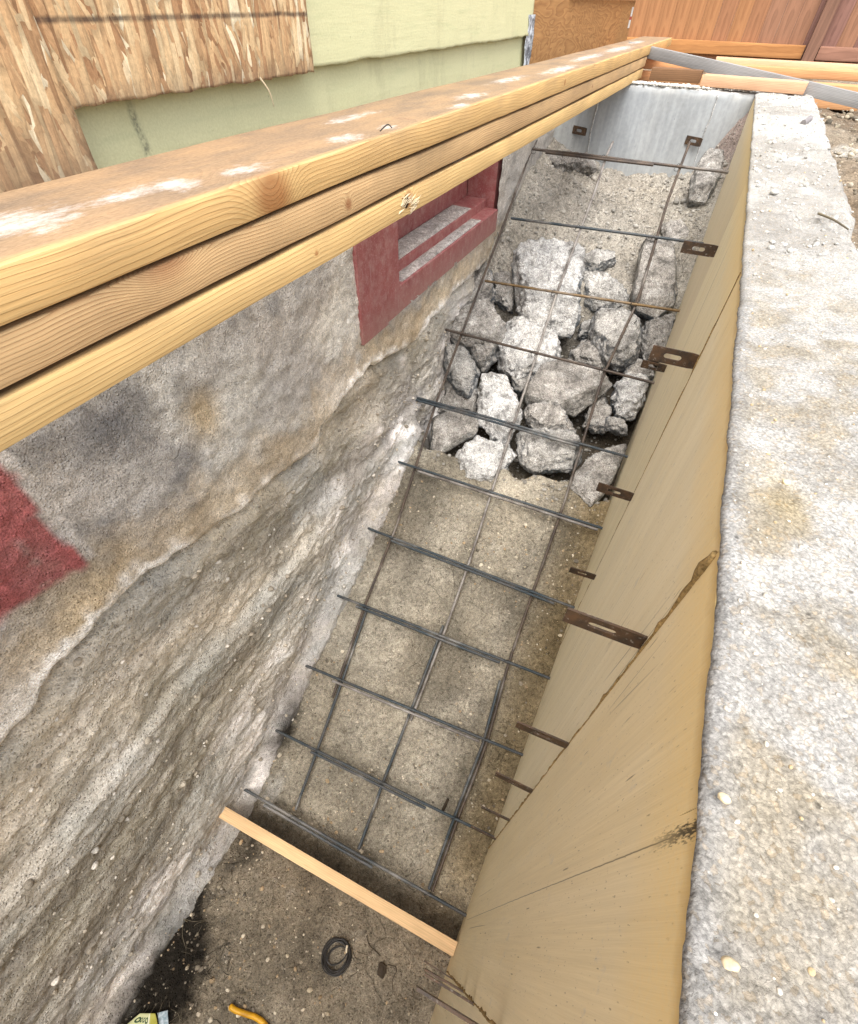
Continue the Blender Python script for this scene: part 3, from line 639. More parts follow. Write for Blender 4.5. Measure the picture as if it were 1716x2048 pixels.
for k, (z0, z1, xf) in enumerate(courses):
    ysq = np.arange(-1.9, 2.721, .015); zz = np.concatenate([[z0, z0 + .002], np.linspace(z0 + .006, z1, 12)])
    Yc, Zc = np.meshgrid(ysq, zz, indexing='ij'); Pc = np.stack([0 * Yc, Yc, Zc], -1)
    f = (Zc - z0) / (z1 - z0)
    Pc[..., 0] = xf - .011 * f - .002 * (Zc < z0 + .001) + .0012 * fbm(Pc, 12, 3, 220 + k)
    Pc[..., 2] += (1 - f) * .0028 * fbm(Pc, 30, 3, 230 + k) - (1 - f) * .004 * (k == 1) * np.clip(fbm(Pc, 40, 2, 240) - .25, 0, 1)
    def bks(V, xf=xf): B = V.copy(); B[:, 0] = xf - .0165; return B
    put("siding_board", grid("siding_board", Pc[::-1], None, back=bks), M_sid, house)
M_frame = wood("frame_wood", lin(190, 140, 92, .6), lin(130, 84, 48, .5), 120)
box("wall_core", (-1.2, -1.9, -.185), (-.830, 2.73, .83), M_found, house, 0)
# paper scrap / flashing at the siding end
M_flash = NT("torn_building_paper", .7, .3); P = M_flash.pos()
M_flash.done(M_flash.mix(M_flash.rng(M_flash.noise(P, 40, 5, .7), .42, .58), lin(110, 112, 116, .7), lin(208, 212, 216, .8)), M_flash.bump(M_flash.noise(P, 50, 4), .006, 1.)); M_flash = M_flash.m
zz = np.linspace(-.25, -.045, 26); uu = np.linspace(0, 1, 9); Zq, Uq = np.meshgrid(zz, uu, indexing='ij')
Pq = np.stack([-.797 + .006 * Uq, 2.66 + .07 * Uq + .012 * (vn(np.stack([Zq * 40, Zq * 0, Zq * 0], -1), 1, 3) - .5), Zq], -1); Pq[..., 0] += .007 * fbm(Pq, 40, 3, 250)
def bkq(V): B = V.copy(); B[:, 0] -= .002; return B
put("building_paper", grid("building_paper", Pq, None, back=bkq), M_flash, house)

# plywood sheet that closes the wall past the siding
M_cat = NT("cathedral_plywood", .7, .25); P = M_cat.pos(); q = M_cat.sep(P)
f = M_cat.noise(M_cat.comb(0, M_cat.math('MULTIPLY', q[1], .62), M_cat.math('MULTIPLY', q[2], 2.6)), 1.7, 3, .5, .8)
t = M_cat.math('FRACT', M_cat.math('MULTIPLY', f, 26.)); t = M_cat.math('POWER', t, 1.6)
c = M_cat.mix(M_cat.math('MULTIPLY', t, .5), lin(222, 168, 108, 0.56), lin(158, 98, 54, 0.47))
ck = M_cat.math('MULTIPLY', M_cat.rng(M_cat.voro(M_cat.vmul(P, (1, 14, 9)), 1.), .11, .05), M_cat.math('GREATER_THAN', M_cat.sep(M_cat.voro(M_cat.vmul(P, (1, 14, 9)), 1., out="Color"))[0], .72))
c = M_cat.mix(ck, c, lin(86, 58, 36, 0.42)); c = M_cat.scale(c, M_cat.rng(M_cat.noise(M_cat.vmul(P, (1, 5, 120)), 1, 3), .3, .7, .88, 1.1))
M_cat.done(c, M_cat.bump(t, .001, .5)); M_cat = M_cat.m
tag(box("plywood_sheet", (-.822, 2.732, -.36), (-.804, 5.20, -.006), M_cat, None, .0015), "weathered plywood sheet with swirling grain past the end of the green siding", "plywood sheet")
M_trim = wood("trim_wood", lin(206, 160, 118, .62), lin(150, 100, 64, .5), 150)
tag(put("trim_board", board("trim_board", (-.795, 3.28, .05), (-.795, 5.24, .05), .02, .10, step=.1), M_trim), "narrow trim board along the top edge of the swirly plywood sheet", "trim board")
M_tagm = NT("paper_tag", .7, .2); P = M_tagm.pos(); zq = M_tagm.sep(P)[2]
M_tagm.done(M_tagm.mix(M_tagm.math('LESS_THAN', M_tagm.math('ABSOLUTE', M_tagm.math('ADD', zq, .085)), .008), lin(228, 226, 220, .8), lin(196, 92, 84, .7))); M_tagm = M_tagm.m
tag(box("paper_tag", (-.803, 5.10, -.13), (-.8005, 5.16, -.035), M_tagm, None, 0), "small white paper tag with a red mark stapled to the plywood edge", "paper tag")

# OSB sheets
def osb(name, seed):
    m = NT(name, .75, .25); P = m.pos(); q = m.sep(P); cs = None
    for k, (an, sy, sz) in enumerate(((.16, 105, 27), (-.34, 70, 19), (.42, 90, 24), (-.08, 96, 17))):
        ca, sa = math.cos(an), math.sin(an)
        y2 = m.math('ADD', m.math('MULTIPLY', q[1], ca), m.math('MULTIPLY', q[2], sa)); z2 = m.math('SUBTRACT', m.math('MULTIPLY', q[2], ca), m.math('MULTIPLY', q[1], sa))
        wv = m.noise(m.comb(m.math('MULTIPLY', y2, 30), m.math('MULTIPLY', z2, 8), seed + k), 1., 2)
        vec = m.comb(m.math('MULTIPLY_ADD', y2, sy, m.math('MULTIPLY', wv, .8)), m.math('MULTIPLY_ADD', z2, sz, m.math('MULTIPLY', wv, .5)), seed + 3.3 * k)
        vcs = m.n("TexVoronoi"); vcs.distance = 'CHEBYCHEV'; m.set(vcs.inputs["Vector"], vec); vcs.inputs["Scale"].default_value = 1.; v = vcs.outputs["Distance"]
        s = m.sep(vcs.outputs["Color"])
        fc = m.ramp(s[0], [(0., lin(176, 132, 94, 0.76)), (.2, lin(206, 164, 120, 0.78)), (.55, lin(220, 184, 138, 0.83)), (.85, lin(232, 204, 160, 0.84)), (1., lin(244, 228, 194, 0.88))])
        fib = m.noise(m.comb(m.math('MULTIPLY', y2, 300), m.math('MULTIPLY', z2, 16), seed), 1., 4, .7)
        fc = m.scale(fc, m.math('MULTIPLY', m.rng(fib, .3, .7, .82, 1.14), m.rng(v, .42, .58, 1., .70)))
        if cs is None: cs, h = fc, m.math('SUBTRACT', 1, v)
        else:
            pick = m.math('GREATER_THAN', s[1], .45); cs = m.mix(pick, cs, fc); h = m.math('MAXIMUM', h, m.math('MULTIPLY', pick, m.math('SUBTRACT', 1.2, v)))
    mot = m.noise(P, 240, 4, .75); cs = m.scale(cs, m.rng(mot, .3, .7, .80, 1.18)); spk = m.noise(m.vmul(P, (1, 260, 70)), 1., 3, .6); cs = m.mix(m.rng(spk, .66, .74, 0, .6), cs, lin(120, 82, 52, .6))
    dirt = m.rng(m.math('ADD', q[2], m.math('MULTIPLY', m.noise(P, 30, 4, .7), .05)), -.055, -.09, 0, .55)
    if seed > 5: dirt = m.rng(m.math('ADD', q[2], m.math('MULTIPLY', m.noise(P, 26, 4, .7), .09)), -.05, -.17, 0, .75)
    cs = m.mix(dirt, cs, lin(158, 134, 112, .62))
    if seed < 5:
        ln = m.math('ABSOLUTE', m.math('SUBTRACT', m.math('ADD', q[2], m.math('MULTIPLY', m.noise(P, 14, 3), .004)), -.0265))
        cs = m.mix(m.math('MULTIPLY', m.rng(ln, .0012, .0042, .8, 0), m.rng(m.noise(P, 55, 4, .7), .3, .6, .5, 1)), cs, lin(72, 58, 56, .5))
    return m.done(cs, m.bump(h, .002, .8))
def sheet(name, lo, hi, mat, seed):
    Yc, Zc = np.meshgrid(np.arange(lo[1], hi[1] + .004, .008), np.concatenate([[lo[2]], np.arange(lo[2] + .004, hi[2], .02), [hi[2]]]), indexing='ij')
    Pc = np.stack([0 * Yc + hi[0], Yc, Zc], -1); e = np.minimum(Zc - lo[2], np.minimum(Yc - lo[1], hi[1] - Yc))
    nz = fbm(Pc, 60, 3, seed); m = np.clip(1 - e / .012, 0, 1)
    Pc[..., 2] += m * .0035 * nz; Pc[..., 1] += m * .003 * fbm(Pc, 60, 3, seed + 1); Pc[..., 0] += .0008 * nz - .0015 * m
    def bk(V): B = V.copy(); B[:, 0] = lo[0]; return B
    return put(name, grid(name, Pc[::-1], None, back=bk), mat)
tag(sheet("osb_sheet", (-.795, .572, -.105), (-.781, 1.152, .75), osb("flake_board_upper", 1.), 300), "upper strand board sheet with a dark line, nailed over the green siding", "strand board")
tag(sheet("osb_sheet", (-.795, -.60, -.235), (-.777, .574, .75), osb("flake_board_left", 9.), 310), "lower reaching strand board sheet at the top left corner", "strand board")
M_nail = NT("splinter_wood", .7); M_nail.done(lin(226, 206, 170, .7)); M_nail = M_nail.m
a = onX(515, 150, -.785); b = onX(548, 213, -.775)
tag(put("splinter", tube("splinter", smoothpath([a, (a + b) / 2 + np.array([.004, .004, 0]), b], 12), np.linspace(.0022, .0007, 12), 6), M_nail), "pale splinter hanging from the lower edge of the strand board", "splinter")

# ------------------------------------------------------------------ earth bank under the foundation
M_bank = gritty("earth_bank_soil", big=8, mid=70, fine=260, peb=170, pebamt=.5, bd=.0065, contrast=.72, crack=.15)
ys = np.concatenate([np.arange(-1.9, -.7, .03), np.arange(-.7, 2.2, .0085), np.arange(2.2, 3.54, .03)]); tt = np.linspace(0, 1, 150)
Yb, Tb = np.meshgrid(ys, tt, indexing='ij'); LZ = lipz(Yb); FZ = np.minimum(floor_z(np.full_like(Yb, XW), Yb) - .08, LZ - .1)
Zb = FZ + (LZ + .03 - FZ) * Tb
Pn = np.stack([0 * Yb, Yb, Zb], -1); Ps = Pn * np.array([1, .75, 1.25])
n1 = fbm(Ps, 5, 4, 401); n2 = fbm(Ps, 20, 4, 402, .6); strat = fbm(np.stack([0 * Yb, Yb * 1.6, (Zb - .06 * Yb) * 13], -1), 1, 4, 403)
low = sst(-1.205, -1.245, Zb + .025 * n1 + .01 * n2 - .05 * (Yb > .9))
rough_ = fbm(Ps, 48, 4, 404, .7); Xb = XW - .022 + .012 * n1 + .008 * n2 + .0045 * strat * (1 - .6 * low) + .009 * rough_ + .005 * np.abs(fbm(Pn, 30, 3, 414))
Xb = Xb + .024 * low
hb = Zb - FZ - .08
Xb = Xb + .055 * sst(.10, -.02, hb) ** 2 + .012 * sst(.35, .2, hb)
Xb = Xb - .03 * sst(.06, .0, LZ - Zb)          # tucked in beneath the lip
# shallow scoops
for (yc, zc, ry, rz, a) in ((1.18, -.97, .16, .08, .03), (1.33, -1.08, .07, .05, -.03), (.8, -1.08, .2, .06, .014), (.35, -1.02, .18, .06, .018), (.55, -1.55, .06, .07, -.015)):
    Xb = Xb - a * np.exp(-(((Yb - yc) / ry) ** 2 + ((Zb - zc) / rz) ** 2))
rid = vor(Ps, 9, 405)[0]; Xb = Xb + .010 * (np.abs(rid - .5)) * (1 - low)
Pb = np.stack([Xb, Yb, Zb], -1)
Cb = mixc(np.broadcast_to(lin(151, 146, 135, 1.50), Pb.shape), lin(171, 166, 157, 1.50), sst(-.1, .4, n1 + .5 * strat))
Cb = mixc(Cb, lin(129, 124, 115, 1.50), sst(.0, .45, -strat + .4 * n2))
Cb = mixc(Cb, lin(187, 179, 166, 1.50), .7 * sst(.1, .45, fbm(Ps, 3.3, 4, 409)) * (1 - low))
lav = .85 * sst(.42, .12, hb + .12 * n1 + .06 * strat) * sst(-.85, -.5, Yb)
Cb = mixc(Cb, lin(172, 168, 166, 1.2), np.clip(lav * (.85 + .8 * n2) , 0, .95))
Cb = mixc(Cb, lin(222, 218, 216, 1.50), np.clip(.85 * sst(.16, .42, fbm(Pn * np.array([1, .6, 1.4]), 7, 4, 410)) * (.15 + lav) + .8 * np.exp(-(((Yb - 1.32) / .06) ** 2 + ((Zb + 1.10) / .025) ** 2)) + .7 * np.exp(-(((Yb - .49) / .06) ** 2 + ((Zb + 1.52) / .04) ** 2)), 0, .85))
Cb = mixc(Cb, lin(189, 177, 154, 1.50), np.clip(.5 * sst(.15, .02, LZ - Zb + .05 * n1) * (.4 + n2), 0, .6))
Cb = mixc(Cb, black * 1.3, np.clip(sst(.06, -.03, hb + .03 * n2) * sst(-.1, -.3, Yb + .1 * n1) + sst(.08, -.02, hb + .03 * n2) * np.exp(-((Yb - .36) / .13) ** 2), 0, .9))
Cb = mixc(Cb, lin(143, 148, 149, 1.50), .35 * sst(.1, .5, fbm(Ps, 4.4, 3, 412)))
Cb = Cb * (1.06 + .22 * rough_ + .08 * n2)[..., None]
bankP = Pb.copy()
def bkb(V): B = V.copy(); B[:, 0] = -1.02; return B
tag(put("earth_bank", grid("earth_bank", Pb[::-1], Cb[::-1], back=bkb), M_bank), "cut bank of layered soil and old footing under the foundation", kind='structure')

# ------------------------------------------------------------------ the three stacked planks over the stairwell
smears = [(-.548, .313, .05, .055), (-.546, .42, .022, .06), (-.53, .48, .03, .04), (-.512, .575, .022, .045), (-.513, .814, .03, .05), (-.50, .93, .02, .03), (-.525, 1.38, .03, .09), (-.49, 1.22, .02, .06),
          (-.56, 1.75, .03, .15), (-.52, 2.15, .04, .25), (-.56, 2.75, .04, .35), (-.55, 3.4, .05, .4), (-.58, 4.1, .04, .3), (-.60, .98, .02, .1)]
def stackcol(P, wc):
    C = np.zeros(P.shape); w_ = wc[..., 2]; C[..., 0] = (w_ > w_.max() - .006) * 1.0
    C[..., 0] *= sst(-.472 + .004, -.472 - .008, P[..., 0] + .006 * fbm(P, 9, 3, 3))
    for (sx, sy, rx, ry) in smears: C[..., 1] = np.maximum(C[..., 1], np.exp(-(((P[..., 0] - sx) / rx) ** 2 + ((P[..., 1] - sy) / ry) ** 2)))
    C[..., 1] *= C[..., 0]
    return C
LT, DK = lin(240, 198, 134, .84), lin(202, 148, 84, .74)
M_top = wood("fir_plank_top", LT, DK, 235., .02, -.10, .8, [(.095, 2.17, -.003, .045), (.05, 2.62, .02, .016), (.095, 3.63, .0, .012), (.06, 3.2, .02, .02)], dirt=lin(150, 130, 110, .76), seed=2.)
M_mid = wood("fir_plank_middle", lin(232, 194, 142, .82), lin(190, 140, 92, .72), 330., .035, -.09, .95, [(.10, 1.98, .035, .05), (.095, 2.34, -.004, .012), (.095, 4.1, 0, .01)], dirt=lin(150, 124, 94, .6), seed=11.)
M_bot = wood("fir_plank_bottom", lin(244, 206, 142, .85), lin(210, 158, 94, .76), 200., .0, -.16, .7, [(.095, 2.545, .004, .02), (.095, 2.24, 0, .006)], dirt=lin(150, 124, 94, .6), seed=23.)
def plank(name, x0, x1, zt, zb, y1, mat, lab, seed, warp):
    zm = (zt + zb) / 2; k = -.0042
    o = put(name, board(name, ((x0 + x1) / 2, -1.6, zm - 1.6 * -k * -1), ((x0 + x1) / 2, y1, zm + k * y1), x1 - x0, zt - zb, step=.012, r=.0035, warp=warp, seed=seed, colfn=stackcol, rough=.0016, side=16), mat)
    return tag(o, lab, "plank", "planks stacked across the stairwell")
plank("wood_plank", -.662, -.470, -.1385, -.1755, 4.95, M_top, "longest top plank of the stack, dirty with white plaster smears on its face", 1, .0)
plank("wood_plank", -.660, -.4715, -.1795, -.2165, 3.88, M_mid, "middle plank of the stack with fine close grain, squeezed between two others", 2, .0)
bot = plank("wood_plank", -.662, -.470, -.2215, -.2590, 3.84, M_bot, "bottom plank of the stack with a splintered knot hole on its edge", 3, .0)
# torn knot on the bottom plank
M_dark = NT("dark_knot_hollow", .9); M_dark.done(lin(70, 44, 20, .5)); M_dark = M_dark.m
kb = np.array([-.4690, .945, -.2445])
bm = bmesh.new()
for k in range(46):
    a = rng.uniform(-1, 1); p = kb + np.array([.0005, a * .030 + rng.normal() * .004, -a * .007 + rng.normal() * .006])
    L = rng.uniform(.008, .022); an = rng.normal(.9, .5); dr = np.array([rng.uniform(.1, .5), math.cos(an), math.sin(an) * .8]); dr /= np.linalg.norm(dr)
    sd_ = np.cross(dr, [1, 0, 0]); sd_ /= np.linalg.norm(sd_); wd = rng.uniform(.0008, .0024); q = p - dr * L / 2
    vs = [bm.verts.new(q - sd_ * wd - [.003, 0, 0]), bm.verts.new(q + sd_ * wd - [.003, 0, 0]), bm.verts.new(q + dr * L + [.002, 0, 0]), bm.verts.new(q + [.002, 0, 0])]
    for f in ((0, 1, 3), (1, 2, 3), (2, 0, 3), (0, 2, 1)): bm.faces.new([vs[i] for i in f])
me = bpy.data.meshes.new("splinters"); bm.to_mesh(me); bm.free()
M_split = wood("splinter_fir", lin(240, 200, 130, .8), lin(170, 110, 50, .6)); put("splinters", me, M_nail, bot)
bm = bmesh.new(); bmesh.ops.create_icosphere(bm, subdivisions=3, radius=1)
for v in bm.verts:
    f = 1 + .35 * (vn(np.array(v.co), 2.3, 7) - .5); v.co = Vector((kb[0] - .0015 + v.co.x * .0035, kb[1] - .012 + v.co.y * .011 * f, kb[2] + .004 + v.co.z * .010 * f))
me = bpy.data.meshes.new("knot_hollow"); bm.to_mesh(me); bm.free(); put("knot_hollow", me, M_dark, bot)
# little bent nail on the top plank
M_wire = NT("dark_wire", .5, .5); M_wire.done(lin(52, 48, 46, .6)); M_wire = M_wire.m
a = onZ(760, 262, -.138); b = onZ(784, 256, -.136)
tag(put("bent_wire", tube("bent_wire", smoothpath([a, (a + b) / 2 + np.array([.0, .006, .005]), b], 14), .0009, 6), M_wire), "tiny bent wire lying on the top plank", "wire")

# ------------------------------------------------------------------ stop board across the foot of the ramp
M_stop = wood("clean_fir", lin(244, 206, 158, 1.0), lin(226, 176, 122, .98), 170., .05, -.2, .55, seed=5.)
tag(put("stop_board", board("stop_board", (-.832, .0255, -1.9515), (.1155, .0255, -1.9515), .142, .0385, up=(0, 1, 0), step=.02, r=.002), M_stop), "clean pale board set on edge across the foot of the ramp", "board")

# ------------------------------------------------------------------ reinforcing bars
def rebar_mat(name, c1, c2, dusty):
    m = NT(name, .55, .45); P = m.pos(); c = m.mix(m.rng(m.noise(P, 14, 4, .65), .38, .62), c1, c2)
    c = m.mix(m.rng(m.noise(P, 5.5, 3, .6), .56, .70, 0, dusty), c, lin(196, 190, 182, .72))
    c = m.scale(c, m.rng(m.noise(P, 260, 2), .3, .7, .75, 1.2)); m.b.inputs["Metallic"].default_value = .2
    return m.done(c)
M_rb_blue = rebar_mat("steel_bar_bluish", lin(70, 84, 92, .6), lin(98, 98, 98, .6), .55)
M_rb_rust = rebar_mat("steel_bar_rusty", lin(84, 74, 68, .6), lin(112, 96, 82, .62), .4)
M_rb_tan = rebar_mat("steel_bar_tan", lin(150, 120, 76, .62), lin(110, 90, 66, .58), .35)
M_rb_pale = rebar_mat("steel_bar_dusty", lin(176, 170, 164, .7), lin(120, 112, 106, .62), .8)
def bar_mesh(pts, r=.0054):
    P = np.asarray(pts, float); seg = np.linalg.norm(np.diff(P, axis=0), axis=1); s = np.concatenate([[0], np.cumsum(seg)])
    n = int(s[-1] / .0024); t = np.linspace(0, s[-1], n); Q = np.stack([np.interp(t, s, P[:, k]) for k in range(3)], -1)
    sd_ = random.random() * 50
    Q[:, 2] += .0025 * (vn(np.stack([t * 3, t * 0 + sd_, t * 0], -1)) - .5); Q[:, 1] += .003 * (vn(np.stack([t * 2.5, t * 0 + sd_ + 9, t * 0], -1)) - .5)
    ph = (np.arange(n) % 3 == 0); rad = r + np.where(ph, .0010, -.0003)
    return tube("rebar", Q, rad, 8)
ends = [((484, 1576), (930, 1830), 'b'), ((550, 1460), (992, 1677), 'b'), ((595, 1325), (1040, 1508), 'b'), ((655, 1183), (1096, 1355), 'b'), ((705, 1045), (1146, 1215), 'b'),
        ((755, 910), (1200, 1055), 'b'), ((815, 790), (1250, 912), 'b'), ((860, 652), (1303, 765), 'r'), ((970, 562), (1354, 621), 't'), ((1022, 436), (1404, 487), 'b'), ((1040, 295), (1453, 344), 'r')]
ordn = ["first", "second", "third", "fourth", "fifth", "sixth", "seventh", "eighth", "ninth", "tenth", "eleventh"]
mats = {'b': M_rb_blue, 'r': M_rb_rust, 't': M_rb_tan, 'p': M_rb_pale}
desc = ["bluish crosswise steel bar nearest the pale stop board", "bluish crosswise steel bar, second from the pale stop board", "bluish crosswise steel bar, third from the pale stop board",
        "bluish crosswise steel bar, fourth from the pale stop board", "bluish crosswise steel bar, fifth from the pale stop board", "crosswise steel bar just below the lowest broken concrete chunks",
        "crosswise steel bar over the lowest row of broken concrete", "rust brown crosswise bar starting at the old wall, over the middle of the rubble",
        "tan crosswise bar passing over the biggest concrete block", "grey crosswise bar above the biggest concrete block", "rusty crosswise bar close to the end wall"]
cross = []
lp = [[(592, 1618), (685, 1360), (735, 1215), (800, 1050), (880, 800), (940, 640), (1020, 430), (1064, 310), (1078, 282)],
      [(718, 1697), (768, 1560), (830, 1400), (885, 1255), (930, 1130), (1020, 850), (1110, 580), (1185, 380), (1208, 310), (1221, 283)],
      [(858, 1778), (912, 1625), (965, 1490), (1010, 1325), (1060, 1180), (1120, 1010), (1200, 750), (1270, 600), (1330, 400), (1362, 315), (1374, 284)]]
LB = [np.array([onR(*q, -.0135) for q in L]) for L in lp]
for k, (a, b, m) in enumerate(ends):
    A, B = onR(*a), onR(*b); B = A + (B - A) * ((XP + .004 - A[0]) / (B[0] - A[0]))
    if k == 10: A = A + (A - B) * .06
    A[0] = max(A[0], -.86)
    o = tag(put("rebar", bar_mesh([A, B]), mats[m]), desc[k], "rebar", "crosswise bars of the reinforcing mat")
    for L in LB:
        x = float(np.interp(A[1] * .5 + B[1] * .5, L[:, 1], L[:, 0])); f = (x - A[0]) / (B[0] - A[0]); c = A + (B - A) * f
        if f < .0: continue
        an = np.linspace(0, 2 * math.pi, 22); s1 = np.array([1, .8, .3]) / 1.32; rr = .0125 * (1 + .15 * np.sin(an * 3 + k))
        nrm = np.array([-.7, .75, .3]); e1 = np.array([.72, .64, .1]); e1 /= np.linalg.norm(e1); e2 = np.array([0, -.2, 1.]); e2 -= e1 * (e2 @ e1); e2 /= np.linalg.norm(e2)
        pts = c + np.array([0, 0, -.006]) + rr[:, None] * (np.cos(an)[:, None] * e1 + np.sin(an)[:, None] * e2 * 1.15)
        tail = pts[-1] + np.array([[.004, -.004, .006], [.010, -.006, .014]])
        put("tie_wire", tube("tie_wire", np.concatenate([pts, tail]), .0011, 5), M_wire, o)
    cross.append((A, B))
laps = [(2, .18, .83, 'p', "short dusty lap bar against the third crosswise bar"), (3, .15, .80, 'b', "lap bar doubled along the fourth crosswise bar"), (4, .20, .92, 'b', "lap bar doubled along the fifth crosswise bar"),
        (5, .19, .98, 'p', "pale lap bar doubled along the sixth crosswise bar"), (6, .02, .80, 'b', "bluish lap bar doubled along the bar over the lowest chunks"), (1, .19, .72, 'b', "lap bar doubled along the second crosswise bar"),
        (0, .12, .62, 'b', "lap bar beside the crosswise bar nearest the stop board"), (10, .12, .66, 'r', "rusty lap bar tied under the bar close to the end wall")]
for (k, f0, f1, m, lab) in laps:
    A, B = cross[k]; off = np.array([0, -.0125 if k != 10 else -.017, -.004])
    tag(put("rebar", bar_mesh([A + (B - A) * f0 + off, A + (B - A) * f1 + off]), mats[m]), lab, "rebar", "lap bars of the reinforcing mat")
def lpart(L, y0, y1, dx, dz):
    yv = np.linspace(y0, y1, 40); return np.stack([np.interp(yv, L[:, 1], L[:, 0]) + dx, yv, np.interp(yv, L[:, 1], L[:, 2]) + dz], -1)
yl = [L[:, 1].max() for L in LB]; y0 = [L[:, 1].min() for L in LB]
for (k, a, b, dx, dz, m, lab) in ((0, .0, .86, 0, 0, 'b', "lower lengthwise steel bar nearest the old wall"), (0, .52, 9, -.014, 0, 'r', "upper lengthwise steel bar nearest the old wall, running up to the end wall"),
                                  (1, .0, .90, 0, 0, 'b', "lower lengthwise steel bar in the middle of the ramp"), (1, .56, 9, .013, 0, 'p', "dusty upper lengthwise bar in the middle, over the big concrete block"),
                                  (2, .0, .80, 0, 0, 'b', "lower lengthwise steel bar nearest the plywood"), (2, .12, 9, .013, 0, 'r', "upper lengthwise steel bar nearest the plywood, ending at the end wall tie")):
    tag(put("rebar", bar_mesh(lpart(LB[k], max(a, y0[k]), min(b, yl[k]), dx, dz)), mats[m]), lab, "rebar", "lengthwise bars of the reinforcing mat")

# ------------------------------------------------------------------ broken concrete
M_rub = gritty("broken_concrete", big=9, mid=60, fine=240, peb=120, pebamt=.5, bd=.008, contrast=1.25, crack=.25, sat=.12)
def rock(outline, off, th, lab, kind='g', cam_px=True, seed=0, taper=.74, group="broken concrete chunks in the heap"):
    off = off - .028; O = np.array([onR(840 + x * .3497, 480 + y * .3497, off) for x, y in outline]); rg = np.random.default_rng(seed + 100)
    nrm = np.array([0, -RB, 1.]); nrm /= np.linalg.norm(nrm); c = O.mean(0)
    vd = -c / np.linalg.norm(c); nn = nrm * .65 + vd * .35; nn /= np.linalg.norm(nn)
    size = np.sqrt(np.mean(np.sum((O - c) ** 2, 1)))
    sh = np.array([rg.normal() * .05, .10, 0]) * size
    pts = [p for p in O]
    for p in O:
        f = taper + rg.uniform(-.12, .12); pts.append(c + (p - c) * f + sh + nn * th * rg.uniform(.75, 1.1))
        f = .72 + rg.uniform(-.1, .1); pts.append(c + (p - c) * f - nrm * th * rg.uniform(1.2, 1.9))
        pts.append(c + (p - c) * .97 - nrm * th * .5)
    bm = bmesh.new()
    for p in pts: bm.verts.new(p)
    r = bmesh.ops.convex_hull(bm, input=bm.verts[:]); 
    for v in [g for g in r['geom_interior'] if isinstance(g, bmesh.types.BMVert)] + [v for v in bm.verts if not v.link_faces]:
        if v.is_valid: bm.verts.remove(v)
    for _ in range(4):      # broken corners
        dr = rg.normal(size=3); dr[2] = abs(dr[2]) * .7; dr /= np.linalg.norm(dr); pj = np.array([np.dot(np.array(v.co) - c, dr) for v in bm.verts])
        g_ = bmesh.ops.bisect_plane(bm, geom=bm.verts[:] + bm.edges[:] + bm.faces[:], plane_co=Vector(c + dr * pj.max() * rg.uniform(.74, .9)), plane_no=Vector(dr), clear_outer=True)
        ed = [e for e in g_['geom_cut'] if isinstance(e, bmesh.types.BMEdge)]
        if ed: bmesh.ops.contextual_create(bm, geom=ed)
    bmesh.ops.triangulate(bm, faces=bm.faces[:])
    tgt = max(.007, size * .05)
    for it in range(9):
        es = [e for e in bm.edges if e.calc_length() > tgt * 1.35]
        if not es: break
        bmesh.ops.subdivide_edges(bm, edges=es, cuts=1); bmesh.ops.triangulate(bm, faces=[f for f in bm.faces if len(f.verts) > 3])
    bmesh.ops.smooth_vert(bm, verts=bm.verts[:], factor=.18, use_axis_x=True, use_axis_y=True, use_axis_z=True)
    bm.normal_update()
    V = np.array([v.co for v in bm.verts]); N = np.array([v.normal for v in bm.verts])
    k = {'g': (1., 1.), 'n': (1., 2.4), 's': (.55, .5), 'c': (1.2, 1.8)}[kind]
    d, cid = vor(V + seed, 26 if kind == 'n' else 34, seed)
    dsp = .009 * k[0] * fbm(V + seed, 9, 3, seed) + .010 * k[0] * fbm(V + seed, 26, 4, seed + 1, .65) + .012 * k[1] * (np.clip(.55 - d, 0, 1) - .12) * (.4 + cid)
    dsp += .006 * k[0] * np.abs(fbm(V * np.array([1, 1, 2]) + seed, 14, 3, seed + 3)) + .006 * k[0] * fbm(V + seed, 75, 2, seed + 9, .7)
    V2 = V + N * dsp[:, None]
    for v, p in zip(bm.verts, V2): v.co = p
    bm.normal_update(); N = np.array([v.normal for v in bm.verts])
    me = bpy.data.meshes.new("concrete_chunk"); bm.to_mesh(me); bm.free()
    me.polygons.foreach_set('use_smooth', np.ones(len(me.polygons), bool))
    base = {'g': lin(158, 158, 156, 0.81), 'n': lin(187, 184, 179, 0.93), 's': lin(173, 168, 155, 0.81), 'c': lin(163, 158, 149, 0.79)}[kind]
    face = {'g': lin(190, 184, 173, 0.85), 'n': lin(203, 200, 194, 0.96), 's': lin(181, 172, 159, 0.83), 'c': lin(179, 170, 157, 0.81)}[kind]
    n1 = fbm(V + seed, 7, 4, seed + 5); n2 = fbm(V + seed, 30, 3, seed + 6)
    # shading painted by facing: tops dusty tan, sides a shaded bluish grey
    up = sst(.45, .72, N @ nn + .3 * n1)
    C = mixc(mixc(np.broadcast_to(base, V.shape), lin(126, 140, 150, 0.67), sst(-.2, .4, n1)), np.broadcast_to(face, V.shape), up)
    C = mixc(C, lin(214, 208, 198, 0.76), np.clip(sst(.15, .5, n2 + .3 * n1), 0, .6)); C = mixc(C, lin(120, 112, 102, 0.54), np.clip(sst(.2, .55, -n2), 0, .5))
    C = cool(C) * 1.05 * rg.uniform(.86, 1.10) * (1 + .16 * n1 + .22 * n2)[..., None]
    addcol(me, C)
    return tag(put("concrete_chunk", me, M_rub), lab, "concrete chunk", group)
